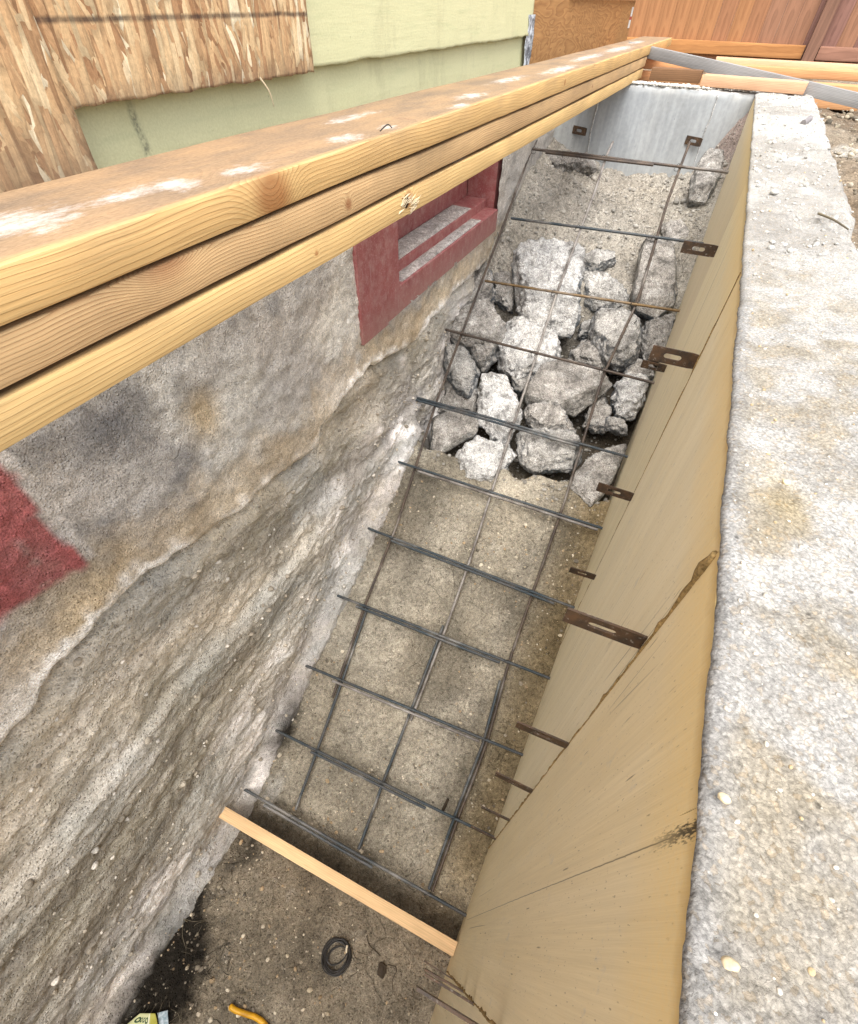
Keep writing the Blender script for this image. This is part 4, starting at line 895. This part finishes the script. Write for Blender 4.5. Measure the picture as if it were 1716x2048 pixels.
RK = [
 ([(535, 15), (640, 0), (790, 18), (912, 90), (915, 300), (915, 440), (870, 535), (720, 510), (570, 445), (540, 300), (522, 110)], -.088, .085, "biggest block of broken concrete with a broad pale top, high in the heap", 'n', .84),
 ([(515, 430), (560, 470), (840, 545), (850, 620), (790, 720), (560, 795), (440, 720), (432, 640), (480, 570)], -.115, .06, "pale bluish chunk tucked directly under the biggest block", 'n', .72),
 ([(1000, 400), (1190, 398), (1262, 480), (1255, 690), (1130, 720), (1060, 690), (1000, 600), (968, 540)], -.085, .075, "blocky grey chunk below and to the plywood side of the biggest block", 'g', .7),
 ([(1270, 0), (1440, 5), (1465, 150), (1475, 290), (1455, 370), (1350, 448), (1240, 400), (1200, 300), (1255, 150)], -.055, .06, "tall pale slab leaning up beside the plywood near the upper bars", 's', .78),
 ([(1275, 480), (1440, 445), (1455, 540), (1400, 640), (1290, 690), (1250, 600)], -.10, .05, "rough chunk against the plywood just above the large form tie", 'c', .7),
 ([(595, 895), (690, 800), (700, 720), (870, 690), (1130, 800), (1060, 870), (900, 995), (840, 950), (690, 940), (605, 935)], -.085, .045, "flat smooth tan slab in the middle of the heap", 's', .86),
 ([(845, 640), (960, 560), (1075, 690), (1060, 740), (870, 690)], -.13, .04, "small triangular chunk wedged above the flat tan slab", 'c', .7),
 ([(330, 880), (345, 780), (400, 715), (480, 770), (560, 900), (600, 985), (540, 1090), (500, 1170), (400, 1120), (325, 1020)], -.075, .055, "whitest knobbly chunk with exposed pebbles, beside the flat tan slab", 'n', .74),
 ([(120, 590), (250, 610), (335, 740), (330, 850), (290, 900), (190, 840), (140, 720)], -.10, .06, "grey lump at the old wall below the rust brown bar's start", 'g', .7),
 ([(280, 610), (450, 570), (430, 660), (390, 720), (350, 740), (310, 690)], -.085, .04, "pointed wedge between the grey lump and the pale bluish chunk", 'c', .7),
 ([(105, 470), (250, 390), (390, 330), (512, 420), (500, 540), (440, 600), (250, 610), (125, 560)], -.07, .06, "wide sandy chunk by the old wall, crossed by the start of the rust brown bar", 'c', .78),
 ([(240, 60), (370, 45), (395, 110), (425, 330), (330, 400), (210, 425), (195, 280), (250, 200)], -.10, .06, "upright rough chunk standing against the red window frame", 'c', .76),
 ([(385, 60), (540, 60), (545, 300), (535, 400), (420, 340), (400, 150)], -.14, .05, "sandy chunk wedged between the upright chunk and the biggest block", 'c', .8),
 ([(-5, 480), (60, 340), (190, 255), (205, 400), (120, 470), (5, 570)], -.02, .035, "pale rough chunk lodged high against the old wall below the red rail", 'n', .72),
 ([(55, 1030), (200, 945), (330, 1050), (325, 1110), (110, 1225), (45, 1180)], -0.070, .035, "flat smooth grey slab lying lowest beside the old wall", 's', .86),
 ([(180, 1260), (250, 1180), (330, 1120), (500, 1170), (555, 1230), (430, 1390), (380, 1412), (240, 1370)], -0.055, .045, "knobbly white chunk at the lowest edge of the heap", 'n', .74),
 ([(555, 1090), (680, 1080), (880, 1100), (925, 1160), (965, 1230), (880, 1312), (650, 1322), (568, 1270)], -0.070, .055, "broad grey block at the foot of the heap in the middle", 'g', .82),
 ([(600, 965), (690, 930), (830, 960), (875, 1060), (885, 1110), (680, 1100), (595, 1030)], -.07, .045, "sandy pebbly lump sitting on the broad foot block", 'c', .74),
 ([(1125, 830), (1190, 770), (1310, 780), (1265, 960), (1220, 1025), (1120, 1000), (1095, 890)], -.09, .05, "rounded pale chunk against the plywood below the dark form ties", 'n', .74),
 ([(1045, 1010), (1175, 1045), (1190, 1115), (1060, 1075)], -.14, .035, "small dark chunk under the rounded pale one by the plywood", 'g', .8),
 ([(1168, 1145), (1185, 1190), (1130, 1320), (1065, 1440), (985, 1532), (940, 1470), (855, 1420), (870, 1350), (965, 1260)], -0.025, .022, "pointed thin slab lying alone against the plywood below the heap", 's', .9),
 ([(920, 190), (1050, 190), (1130, 240), (1205, 330), (1180, 375), (1000, 400), (925, 350)], -.125, .05, "bluish broken chunk between the biggest block and the tall pale slab", 'g', .74),
 ([(915, 110), (1000, 70), (1130, 75), (1140, 120), (1010, 170), (925, 160)], -.10, .035, "dark ragged shard behind the biggest block", 'g', .72),
 ([(1185, 700), (1330, 720), (1340, 800), (1170, 800)], -.13, .04, "gravelly lump under the large slotted form tie", 'c', .76),
 ([(505, 790), (640, 770), (645, 850), (570, 880)], -.16, .04, "small dark chunk in the gap left of the flat tan slab", 'g', .76),
 ([(925, 460), (985, 470), (985, 540), (900, 560)], -.19, .03, "dark stone deep in the gap under the biggest block's corner", 'g', .8),
 ([(160, 830), (330, 850), (330, 1000), (200, 940), (90, 980)], -.17, .035, "half buried chunk in the shadow by the old wall", 'c', .8),
 ([(960, 960), (1060, 880), (1110, 1000), (1050, 1090), (920, 1070)], -.17, .04, "half buried lump under the right lengthwise bar", 'c', .8),
]
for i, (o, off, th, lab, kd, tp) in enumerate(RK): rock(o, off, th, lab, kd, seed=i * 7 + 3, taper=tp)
def px3(pts): return [((x - 840) / .3497, (y - 480) / .3497) for x, y in pts]
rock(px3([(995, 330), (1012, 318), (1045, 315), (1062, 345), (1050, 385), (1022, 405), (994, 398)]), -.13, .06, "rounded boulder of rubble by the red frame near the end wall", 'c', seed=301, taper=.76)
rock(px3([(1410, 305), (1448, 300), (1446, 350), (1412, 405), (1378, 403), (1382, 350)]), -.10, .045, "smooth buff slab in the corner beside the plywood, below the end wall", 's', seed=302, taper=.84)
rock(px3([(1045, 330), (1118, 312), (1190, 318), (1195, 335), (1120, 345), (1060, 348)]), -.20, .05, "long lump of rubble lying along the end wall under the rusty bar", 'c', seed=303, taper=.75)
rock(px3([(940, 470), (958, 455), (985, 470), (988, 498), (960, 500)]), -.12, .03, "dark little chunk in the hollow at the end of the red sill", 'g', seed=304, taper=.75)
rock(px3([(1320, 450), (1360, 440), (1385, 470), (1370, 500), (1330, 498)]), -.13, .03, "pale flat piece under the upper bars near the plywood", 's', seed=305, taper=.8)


# ------------------------------------------------------------------ loose gravel and crumbs (uncountable)
ICO = None
def pebbles(name, pts, sizes, cols, mat, lab, flat=.7):
    bm = bmesh.new(); bmesh.ops.create_icosphere(bm, subdivisions=2, radius=1); V0 = np.array([v.co for v in bm.verts]); F0 = np.array([[v.index for v in f.verts] for f in bm.faces]); bm.free()
    shapes = []
    for k in range(14):
        q = V0 * (1 + .5 * (vn(V0 + k * 7, 1.15, k) - .5))[:, None] * rng.uniform(.65, 1.2, 3); q[:, 2] *= flat; shapes.append(q)
    n = len(pts); Vs, Fs, Cs = [], [], []
    for i in range(n):
        a = rng.uniform(0, 6.28); ca, sa = math.cos(a), math.sin(a); q = shapes[i % 14] @ np.array([[ca, sa, 0], [-sa, ca, 0], [0, 0, 1]])
        Vs.append(pts[i] + q * sizes[i]); Fs.append(F0 + i * len(V0)); Cs.append(np.broadcast_to(cols[i], (len(V0), 3)))
    me = bpy.data.meshes.new(name); V = np.concatenate(Vs); F = np.concatenate(Fs)
    me.vertices.add(len(V)); me.vertices.foreach_set('co', V.ravel()); me.loops.add(F.size); me.loops.foreach_set('vertex_index', F.ravel().astype(np.int32))
    me.polygons.add(len(F)); me.polygons.foreach_set('loop_start', np.arange(0, F.size, 3, dtype=np.int32)); me.polygons.foreach_set('loop_total', np.full(len(F), 3, np.int32))
    me.update(calc_edges=True); me.polygons.foreach_set('use_smooth', np.ones(len(F), bool)); addcol(me, np.concatenate(Cs))
    return tag(put(name, me, mat), lab, None, None, 'stuff')
M_peb = gritty("pebble", big=20, mid=120, fine=400, peb=300, bd=.001, contrast=.8)
pal = [lin(188, 176, 154, .95), lin(156, 146, 130, .85), lin(204, 194, 176, 1.), lin(130, 122, 110, .8), lin(180, 158, 128, .9)]
N = 2200
X = rng.uniform(-.80, .11, N * 3); Y = rng.uniform(-.62, 1.62, N * 3)
Q = np.stack([X, Y, 0 * X], -1); dens = np.clip(.35 + 1.3 * fbm(Q, 3.2, 3, 501) + .55 * np.exp(-((X + .72) / .1) ** 2) + .35 * ((Y > .1) & (Y < .5)), .04, 1)
ok = (rng.random(N * 3) < dens) & ~((Y > -.01) & (Y < .11)); X, Y = X[ok][:N], Y[ok][:N]; n = len(X)
sz = np.clip(rng.lognormal(-5.9, .5, n), .0012, .009)
fz = lambda X, Y: floor_z(X, Y) + .012 * fbm(np.stack([X, Y, 0 * X], -1), 5, 4, 1) + .006 * fbm(np.stack([X, Y, 0 * X], -1), 24, 4, 2, .6)
dk = (X < -.60) & (Y < -.25)
cols = [pal[rng.integers(5)] * rng.uniform(.7, 1.15) * (.45 if dk[i] and rng.random() < .75 else 1) for i in range(n)]
pebbles("gravel", np.stack([X, Y, fz(X, Y) + .1 * sz], -1), sz, cols, M_peb, "loose pebbles scattered over the soil")
N = 2600; X = rng.uniform(-.80, .11, N); Y = rng.uniform(1.5, 3.5, N); sz = np.clip(rng.lognormal(-5.35, .5, N), .002, .018)
hz = fz(X, Y) + .016 * sst(2.25, 2.6, Y) * fbm(np.stack([X, Y, 0 * X], -1), 24, 4, 2, .6)
pebbles("gravel", np.stack([X, Y, hz + .2 * sz], -1), sz, [lin(186, 182, 174, .72) * rng.uniform(.65, 1.1) for i in range(N)], M_peb, "crumbs of broken concrete and soil among the rubble")
N = 520; Y = rng.uniform(1.05, 3.5, N); X = XP + .01 + (outer(Y) - XP - .02) * rng.random(N); sz = np.clip(rng.lognormal(-5.9, .45, N), .0015, .008)
pebbles("gravel", np.stack([X, Y, ZT + wall_top_z(np.stack([X, Y, 0 * X], -1)) + .2 * sz], -1), sz, [lin(224, 222, 216, .62) * rng.uniform(.7, 1.1) for i in range(N)], M_peb, "white mortar crumbs on the far part of the wall top")
# stones and crumbs stuck in the cut bank
N = 1500; ii = rng.integers(60, bankP.shape[0] - 30, N); jj = rng.integers(4, bankP.shape[1] - 8, N)
q = bankP[ii, jj] + rng.normal(size=(N, 3)) * np.array([.0, .004, .004]); sz = np.clip(rng.lognormal(-5.75, .55, N), .0012, .012)
pebbles("gravel", q + np.array([.15, 0, 0]) * sz[:, None], sz, [(lin(196, 186, 170, 1.) if rng.random() > .3 else lin(222, 216, 206, 1.1)) * rng.uniform(.5, 1.05) for i in range(N)], M_peb, "small stones and crumbs stuck in the cut earth bank")
# grit on top of the new wall
N = 650; Y = rng.uniform(-.1, 3.65, N) ** 1.0; Y = np.where(rng.random(N) < .55, rng.uniform(-.1, 1.1, N), Y); Uu = rng.random(N)
X = XP + .006 + (outer(Y) - XP - .015) * Uu; sz = np.clip(rng.lognormal(-6.8, .45, N), .0006, .003) * np.where(Y > 1.1, 1.25, 1)
hz = ZT + wall_top_z(np.stack([X, Y, 0 * X], -1))
pebbles("gravel", np.stack([X, Y, hz + .15 * sz], -1), sz, [lin(222, 216, 204, .82) * rng.uniform(.72, 1.05) if rng.random() > .2 else lin(196, 176, 140, .75) for i in range(N)], M_peb, "grit and crumbs on the top of the new concrete wall")
N = 420; X = rng.uniform(-.50, .12, N); Y = YF + rng.uniform(.004, .07, N); sz = rng.uniform(.003, .009, N) * np.where(X < -.1, 1, .5)
pebbles("gravel", np.stack([X, Y, ZT + .004 + .3 * sz], -1), sz, [lin(226, 222, 214, .85)] * N, M_peb, "white mortar crumbs along the top edge of the end wall")
N = 700; X = rng.uniform(.42, 1.5, N); Y = rng.uniform(1.4, 4.2, N); sz = np.clip(rng.lognormal(-5.1, .5, N), .002, .02)
pebbles("gravel", np.stack([X, Y, ZG + .3 * sz + .006], -1), sz, [pal[rng.integers(3)] * rng.uniform(.45, .8) for i in range(N)], M_peb, "small stones on the yard dirt beside the wall")

# ------------------------------------------------------------------ small things on the landing
GZL = lambda x, y: float(fz(np.array([x]), np.array([y]))[0])
coil = empty("wire_coil", (-.226, -.152, GZL(-.226, -.152)), "dark coil of tie wire with a pale end lying on the landing", "wire coil")
t = np.linspace(0, 2 * math.pi * 9.5, 520); rr = .0375 + .0050 * np.sin(t * .37) + .0015 * np.sin(t * 2.1) + .002 * rng.normal(size=1)
pts = np.stack([-.226 + rr * np.cos(t) + .003 * np.sin(t * .21), -.152 + rr * np.sin(t) * 1.05, coil.location.z + .004 + .017 * (t / t[-1]) + .004 * np.sin(t * .9)], -1)
M_coil = NT("black_annealed_wire", .4, .5); M_coil.done(lin(44, 38, 34, .5)); M_coil = M_coil.m
put("wire_winding", tube("wire_winding", pts, .0016, 6), M_coil, coil)
t = np.linspace(0, 2 * math.pi * 2.2, 140); pts = np.stack([-.226 + .026 * np.cos(t) - .002 * np.sin(t * .5), -.15 + .028 * np.sin(t + .4), coil.location.z + .006 + .008 * np.sin(t * .5) ** 2], -1)
put("wire_winding", tube("wire_winding", pts, .0018, 6), M_coil, coil)
M_palew = NT("pale_tape", .6, .3); M_palew.done(lin(236, 222, 196, .8)); M_palew = M_palew.m
pts = smoothpath([(-.2, -.130, coil.location.z + .024), (-.204, -.122, coil.location.z + .028), (-.207, -.113, coil.location.z + .027)], 8)
put("pale_end", tube("pale_end", pts, np.linspace(.0026, .0036, 8), 8), M_palew, coil)
M_root = NT("dark_root", .8); P = M_root.pos(); M_root.done(M_root.mix(M_root.noise(P, 60, 4), lin(66, 54, 44, .5), lin(104, 92, 78, .55))); M_root = M_root.m
root = empty("root_clump", (-.078, -.116, GZL(-.078, -.116)), "dark clod with a thin curling root beside the wire coil", "root clump")
bm = bmesh.new(); bmesh.ops.create_icosphere(bm, subdivisions=4, radius=1)
for v in bm.verts:
    q = np.array(v.co); f = 1 + .9 * (vn(q, 1.6, 3) - .5) + .25 * (vn(q, 6, 4) - .5); v.co = Vector((-.076 + q[0] * .014 * f, -.122 + q[1] * .017 * f, root.location.z + .003 + q[2] * .008 * f))
me = bpy.data.meshes.new("clod"); bm.to_mesh(me); bm.free(); me.polygons.foreach_set('use_smooth', np.ones(len(me.polygons), bool)); put("clod", me, M_root, root)
g = lambda x, y, h=.003: (x, y, GZL(x, y) + h)
def fl(px, py, h=.003):
    p = onZ(px, py, ZL + .02); return g(p[0], p[1], h)
put("root_strand", tube("root_strand", smoothpath([fl(732, 1872), fl(738, 1890, .006), fl(750, 1902), fl(760, 1912, .005)], 24), np.linspace(.0012, .0017, 24), 6), M_root, root)
put("root_strand", tube("root_strand", smoothpath([fl(775, 1930, .006), fl(790, 1934), fl(792, 1944), fl(784, 1962), fl(786, 1985)], 24), np.linspace(.0016, .0008, 24), 6), M_root, root)
M_yel = NT("yellow_rubber", .45, .4); P = M_yel.pos(); M_yel.done(M_yel.mix(M_yel.rng(M_yel.noise(P, 40, 3), .4, .7), lin(232, 174, 28, .85), lin(196, 140, 24, .75)), M_yel.bump(M_yel.noise(P, 300, 2), .0006, .6)); M_yel = M_yel.m
pts = smoothpath([fl(460, 2011, .012), fl(470, 2020, .010), fl(490, 2028, .009), fl(512, 2036, .009), fl(530, 2052, .009), fl(545, 2085, .009), fl(600, 2130, .009), fl(700, 2150, .009)], 70)
tag(put("yellow_cord", tube("yellow_cord", pts, np.concatenate([np.linspace(.0045, .0075, 4), np.full(66, .0078)]), 10), M_yel), "bright yellow cord end curling over the landing", "cord")
# crumpled wrapper, blue grey scrap, white scrap
M_wrap = NT("printed_wrapper", .45, .4); q = M_wrap.sep(M_wrap.attr('wc', "Vector"))
c = M_wrap.mix(M_wrap.rng(q[0], .66, .74), lin(222, 222, 170, .8), lin(196, 190, 84, .75)); c = M_wrap.mix(M_wrap.rng(M_wrap.math('ABSOLUTE', M_wrap.math('SUBTRACT', q[0], .66)), .01, .025, 1, 0), c, lin(240, 240, 226, .85))
el = None
for (cx0, cy0, a, b) in ((.22, .66, .12, .16), (.36, .68, .045, .14), (.46, .68, .045, .14), (.57, .66, .06, .17)):
    e = M_wrap.math('SQRT', M_wrap.math('ADD', M_wrap.math('POWER', M_wrap.math('DIVIDE', M_wrap.math('SUBTRACT', q[0], cx0), a), 2.), M_wrap.math('POWER', M_wrap.math('DIVIDE', M_wrap.math('SUBTRACT', q[1], cy0), b), 2.)))
    e = M_wrap.math('MULTIPLY', M_wrap.rng(e, 1.0, .9), M_wrap.rng(e, .35, .5)); el = e if el is None else M_wrap.math('MAXIMUM', el, e)
c = M_wrap.mix(el, c, lin(52, 92, 58, .6)); M_wrap.done(c); M_wrap = M_wrap.m
def scrap(name, quad, mat, lab, cat, seed, amp=.006, h=.008, n=16):
    A, B, Cc, D = [np.array(p) for p in quad]; U, Vv = np.meshgrid(np.linspace(0, 1, n), np.linspace(0, 1, n), indexing='ij'); U_, V_ = U[..., None], Vv[..., None]
    P = (A * (1 - U_) + B * U_) * (1 - V_) + (D * (1 - U_) + Cc * U_) * V_
    P[..., 2] += h + amp * fbm(P, 34, 3, seed) + .6 * amp * np.abs(fbm(P, 60, 2, seed + 1))
    W = np.stack([U, Vv, 0 * U], -1); low = P.copy(); low[..., 2] -= .0009
    me = grid(name, P, None, back=None); 
    me2 = loft(name, np.concatenate([P, low[:, ::-1]], 1), True, True, None, np.concatenate([W, W[:, ::-1]], 1))
    return tag(put(name, me2, mat), lab, cat)
F_ = lambda px, py: np.array(fl(px, py, 0))
scrap("paper_wrapper", (F_(240, 2062), F_(325, 2075), F_(312, 2026), F_(282, 2026)), M_wrap, "crumpled pale green and yellow wrapper with dark green print at the picture bottom", "wrapper", 3, .003, .022)
M_blue = NT("blue_grey_scrap", .6, .3); P = M_blue.pos(); M_blue.done(M_blue.mix(M_blue.rng(M_blue.noise(P, 70, 5, .7), .4, .6), lin(150, 172, 184, .75), lin(206, 218, 226, .8)))
scrap("paper_scrap", (F_(320, 2066), F_(338, 2062), F_(336, 2020), F_(314, 2026)), M_blue.m, "pale blue grey scrap beside the green wrapper", "paper scrap", 5, .004, .014)
M_wh = NT("white_scrap", .6, .3); M_wh.done(lin(214, 218, 206, .8))
scrap("paper_scrap", (F_(209, 2024), F_(220, 2034), F_(220, 2013), F_(218, 2014)), M_wh.m, "small white triangular scrap in the black soil by the old wall", "paper scrap", 6, .002, .02)
# twigs, straws and root threads lying in the dark corner (too many to count)
M_twig = NT("dry_twigs", .8); P = M_twig.pos(); M_twig.done(M_twig.mix(M_twig.rng(M_twig.noise(P, 6, 2), .40, .56), lin(40, 34, 30, .5), lin(150, 138, 116, .62))); M_twig = M_twig.m
Vs, Fs = [], []
for k in range(150):
    x = rng.normal(-.65, .09); y = rng.normal(-.42, .14)
    if k > 110: x = rng.uniform(-.7, .05); y = rng.uniform(-.45, 1.3)
    if x < -.79 or x > .1 or (-.02 < y < .1): continue
    L = rng.uniform(.015, .09) * (.6 if k > 110 else 1); a = rng.uniform(0, 6.28); b_ = a + rng.normal() * .5
    p = [np.array(g(x, y, .004)), np.array(g(x + L / 2 * math.cos(a), y + L / 2 * math.sin(a), .004 + rng.uniform(0, .014))), np.array(g(x + L / 2 * (math.cos(a) + math.cos(b_)), y + L / 2 * (math.sin(a) + math.sin(b_)), .004 + rng.uniform(0, .012)))]
    m = tube("t", smoothpath(p, 8), np.linspace(rng.uniform(.0005, .0013), .0004, 8), 5)
    n0 = sum(len(v) for v in Vs); Vs.append(np.array([v.co for v in m.vertices])); Fs += [tuple(n0 + i for i in f.vertices) for f in m.polygons]; bpy.data.meshes.remove(m)
tag(put("litter", mesh("litter", np.concatenate(Vs), Fs), M_twig), "dry twigs and root threads strewn on the soil", None, None, 'stuff')
for (p0, p1, lab) in (((885, 1580), (886, 1620), "short dark stake standing in the soil beside the second crosswise bar"), ):
    A = onR(*p1, -.055); B = onR(*p0, -.035); B = np.array([A[0] + .004, A[1] + .03, A[2] + .045])
    tag(put("stake", tube("stake", np.linspace(A, B, 6), np.linspace(.006, .005, 6), 7), M_root), lab, "stake")

# ------------------------------------------------------------------ small things on top of the new wall
wz = lambda x, y: float(ZT + wall_top_z(np.array([[x, y, 0.]]))[0])
M_plug = NT("grey_plug", .6, .3); P = M_plug.pos(); M_plug.done(M_plug.mix(M_plug.noise(P, 90, 4), lin(132, 126, 128, .6), lin(168, 162, 160, .7))); M_plug = M_plug.m
a = onZ(1606, 247, ZT + .008); b = onZ(1613, 229, ZT + .012)
tag(put("steel_stub", tube("steel_stub", np.linspace(a, np.array([b[0], a[1] + .045, b[2] + .004]), 8), [.0098] * 8, 12, smooth=False), M_plug), "short grey steel stub lying on the far part of the white wall top", "steel stub")
a = onZ(1637, 427, ZT + .006); m_ = onZ(1668, 440, ZT + .012); b = onZ(1697, 459, ZT + .005)
tag(put("twig", tube("twig", smoothpath([a, m_, b], 20), np.linspace(.0024, .0014, 20), 6), M_twig), "thin brown twig lying on the white wall top", "twig")
M_stone = gritty("buff_pebble", lin(222, 206, 172, .82), big=30, mid=120, bd=.001, contrast=.6)
for (px, py, s, lab) in ((1573, 965, .0042, "buff pebble on the wall top level with the pointed slab"), (1449, 1596, .0036, "cream pebble near the plywood edge above the scribble"), (1380, 2000, .004, "small pebble"), (1462, 1928, .0038, "buff pebble near the bottom of the white wall top")):
    if px == 1380: continue
    p = onZ(px, py, ZT + .006); bm = bmesh.new(); bmesh.ops.create_icosphere(bm, subdivisions=3, radius=1)
    for v in bm.verts:
        q = np.array(v.co); f = 1 + .45 * (vn(q + px, 1.4, 3) - .5); v.co = Vector(p + q * s * f * np.array([1, .75, .6]))
    me = bpy.data.meshes.new("pebble"); bm.to_mesh(me); bm.free(); me.polygons.foreach_set('use_smooth', np.ones(len(me.polygons), bool)); tag(put("pebble", me, M_stone), lab, "pebble")

# ------------------------------------------------------------------ lumber around the far end
M_or = wood("redwood_offcut", lin(236, 190, 152, .82), lin(210, 150, 112, .76), 190., .02, -.11, .6, seed=31.)
M_or2 = wood("orange_lumber", lin(232, 176, 124, .78), lin(204, 136, 90, .7), 170., .03, -.13, .6, [(.0, 1.55, .0, .02), (0, .6, .0, .012)], seed=37.)
M_br = wood("brown_offcut", lin(166, 124, 88, .56), lin(112, 76, 48, .5), 150., .0, -.08, .6, seed=41.)
M_gr = wood("weathered_grey_board", lin(190, 188, 186, .72), lin(130, 126, 122, .6), 220., .02, -.10, .9, seed=43.)
a = onY(1408, 152, 3.535); b = onY(1610, 176, 3.475)
tag(put("offcut", board("offcut", (a[0], 3.585, ZT + .029), (b[0] + .01, 3.535, ZT + .029), .09, .040, step=.02, r=.003), M_or), "orange two-by-four offcut lying on the corner of the new walls", "offcut")
a = onY(1305, 140, 3.7); b = onY(1406, 150, 3.7)
tag(put("offcut", board("offcut", (a[0], 3.70, ZT + .032), (b[0] - .005, 3.69, ZT + .032), .07, .046, step=.02, r=.003), M_br), "brown weathered block on the end wall beside the lumber stack", "offcut")
p0, p1 = np.array((-.47, 3.945, -.185)), np.array((.62, 3.42, -.281)); d_ = p1 - p0
tag(put("grey_board", board("grey_board", p0 - d_ * .12, p1 + d_ * .5, .026, .046, step=.05, warp=.004, r=.0015), M_gr), "long weathered grey board slanting across the far corner behind the orange offcut", "board")
pl = [((-.9, 4.28, ZG + .024), (.665, 4.22, ZG + .024), "lowest orange board of the pile, its cut end near the corner of the white wall"), ((-.9, 4.47, ZG + .062), (3.4, 4.41, ZG + .060), "third board down in the orange lumber pile"),
      ((-.85, 4.64, ZG + .102), (3.2, 4.60, ZG + .102), "second board down in the orange lumber pile, with a dark knot"), ((-.15, 4.74, ZG + .126), (3.6, 4.86, ZG + .158), "topmost warped board of the orange lumber pile")]
for k, (a, b, lab) in enumerate(pl):
    tag(put("lumber_board", board("lumber_board", a, b, .14, .038, step=.05, warp=(-.0, .0, .006, -.012)[k], seed=k), (M_or2, M_or2, M_or2, M_or)[k]), lab, "board", "orange boards piled behind the new wall")
for k, (x, y) in enumerate(((-.6, 4.5), (1.2, 4.55), (2.6, 4.6))): pass
M_bear = M_br
for x in (.95, 2.4):
    tag(put("bearer", board("bearer", (x, 4.36, ZG + .022), (x, 4.98, ZG + .022), .06, .038, step=.05), M_br), "short bearer under the orange lumber pile, %s" % ("nearer the wall" if x < 1 else "farther from the wall"), "bearer")

# ------------------------------------------------------------------ fence
YFN = 6.3
fence = empty("fence", (.5, YFN, ZG), "tall weathered wooden board fence with a bottom rail beyond the yard", "fence")
def fmat(name, l, d, s): return wood(name, lin(*l, .76), lin(*d, .72), 120., .0, -.1, .55, seed=s, rough=.8)
FM = [fmat("fence_wood_orange", (190, 136, 92), (146, 96, 62), 51.), fmat("fence_wood_brown", (180, 128, 92), (136, 90, 62), 53.), fmat("fence_wood_greyed", (172, 126, 98), (120, 84, 64), 55.), fmat("fence_wood_purple", (160, 118, 104), (112, 78, 68), 57.)]
x = -3.2; k = 0
while x < 6:
    wd = .112 + .01 * rng.random(); xm = x + wd / 2
    mt = FM[0] if xm < -.45 else FM[k % 2] if xm < .12 else FM[2] if xm < .42 else FM[3] if k % 3 else FM[2]
    put("fence_board", board("fence_board", (xm, YFN + .02 + .002 * rng.random(), ZG + .02), (xm, YFN + .022, 1.45), wd - .0008, .018, up=(0, 1, 0), step=.12, r=.002, warp=.0, seed=k, side=2), mt, fence); x += wd; k += 1
M_rail = fmat("fence_rail_wood", (206, 146, 90), (150, 96, 56), 61.); M_post = fmat("fence_post_wood", (150, 112, 92), (108, 78, 64), 63.); M_rail2 = fmat("fence_rail_greyed", (176, 130, 108), (132, 92, 76), 65.)
for (x0, x1, m) in ((-3.2, .430, M_rail), (.535, 6.0, M_rail2)):
    put("rail", board("rail", (x0, YFN - .012, -.247), (x1, YFN - .012, -.247), .075, .038, up=(0, 1, 0), step=.1), m, fence)
    put("rail", board("rail", (x0, YFN - .012, .95), (x1, YFN - .012, .95), .075, .038, up=(0, 1, 0), step=.1), m, fence)
for px_ in (.482, -1.96, 2.92):
    put("post", board("post", (px_, YFN - .03, ZG - .02), (px_ + .01, YFN - .03, 1.5), .088, .07, up=(0, 1, 0), step=.1), M_post, fence)
bpy.context.view_layer.update()
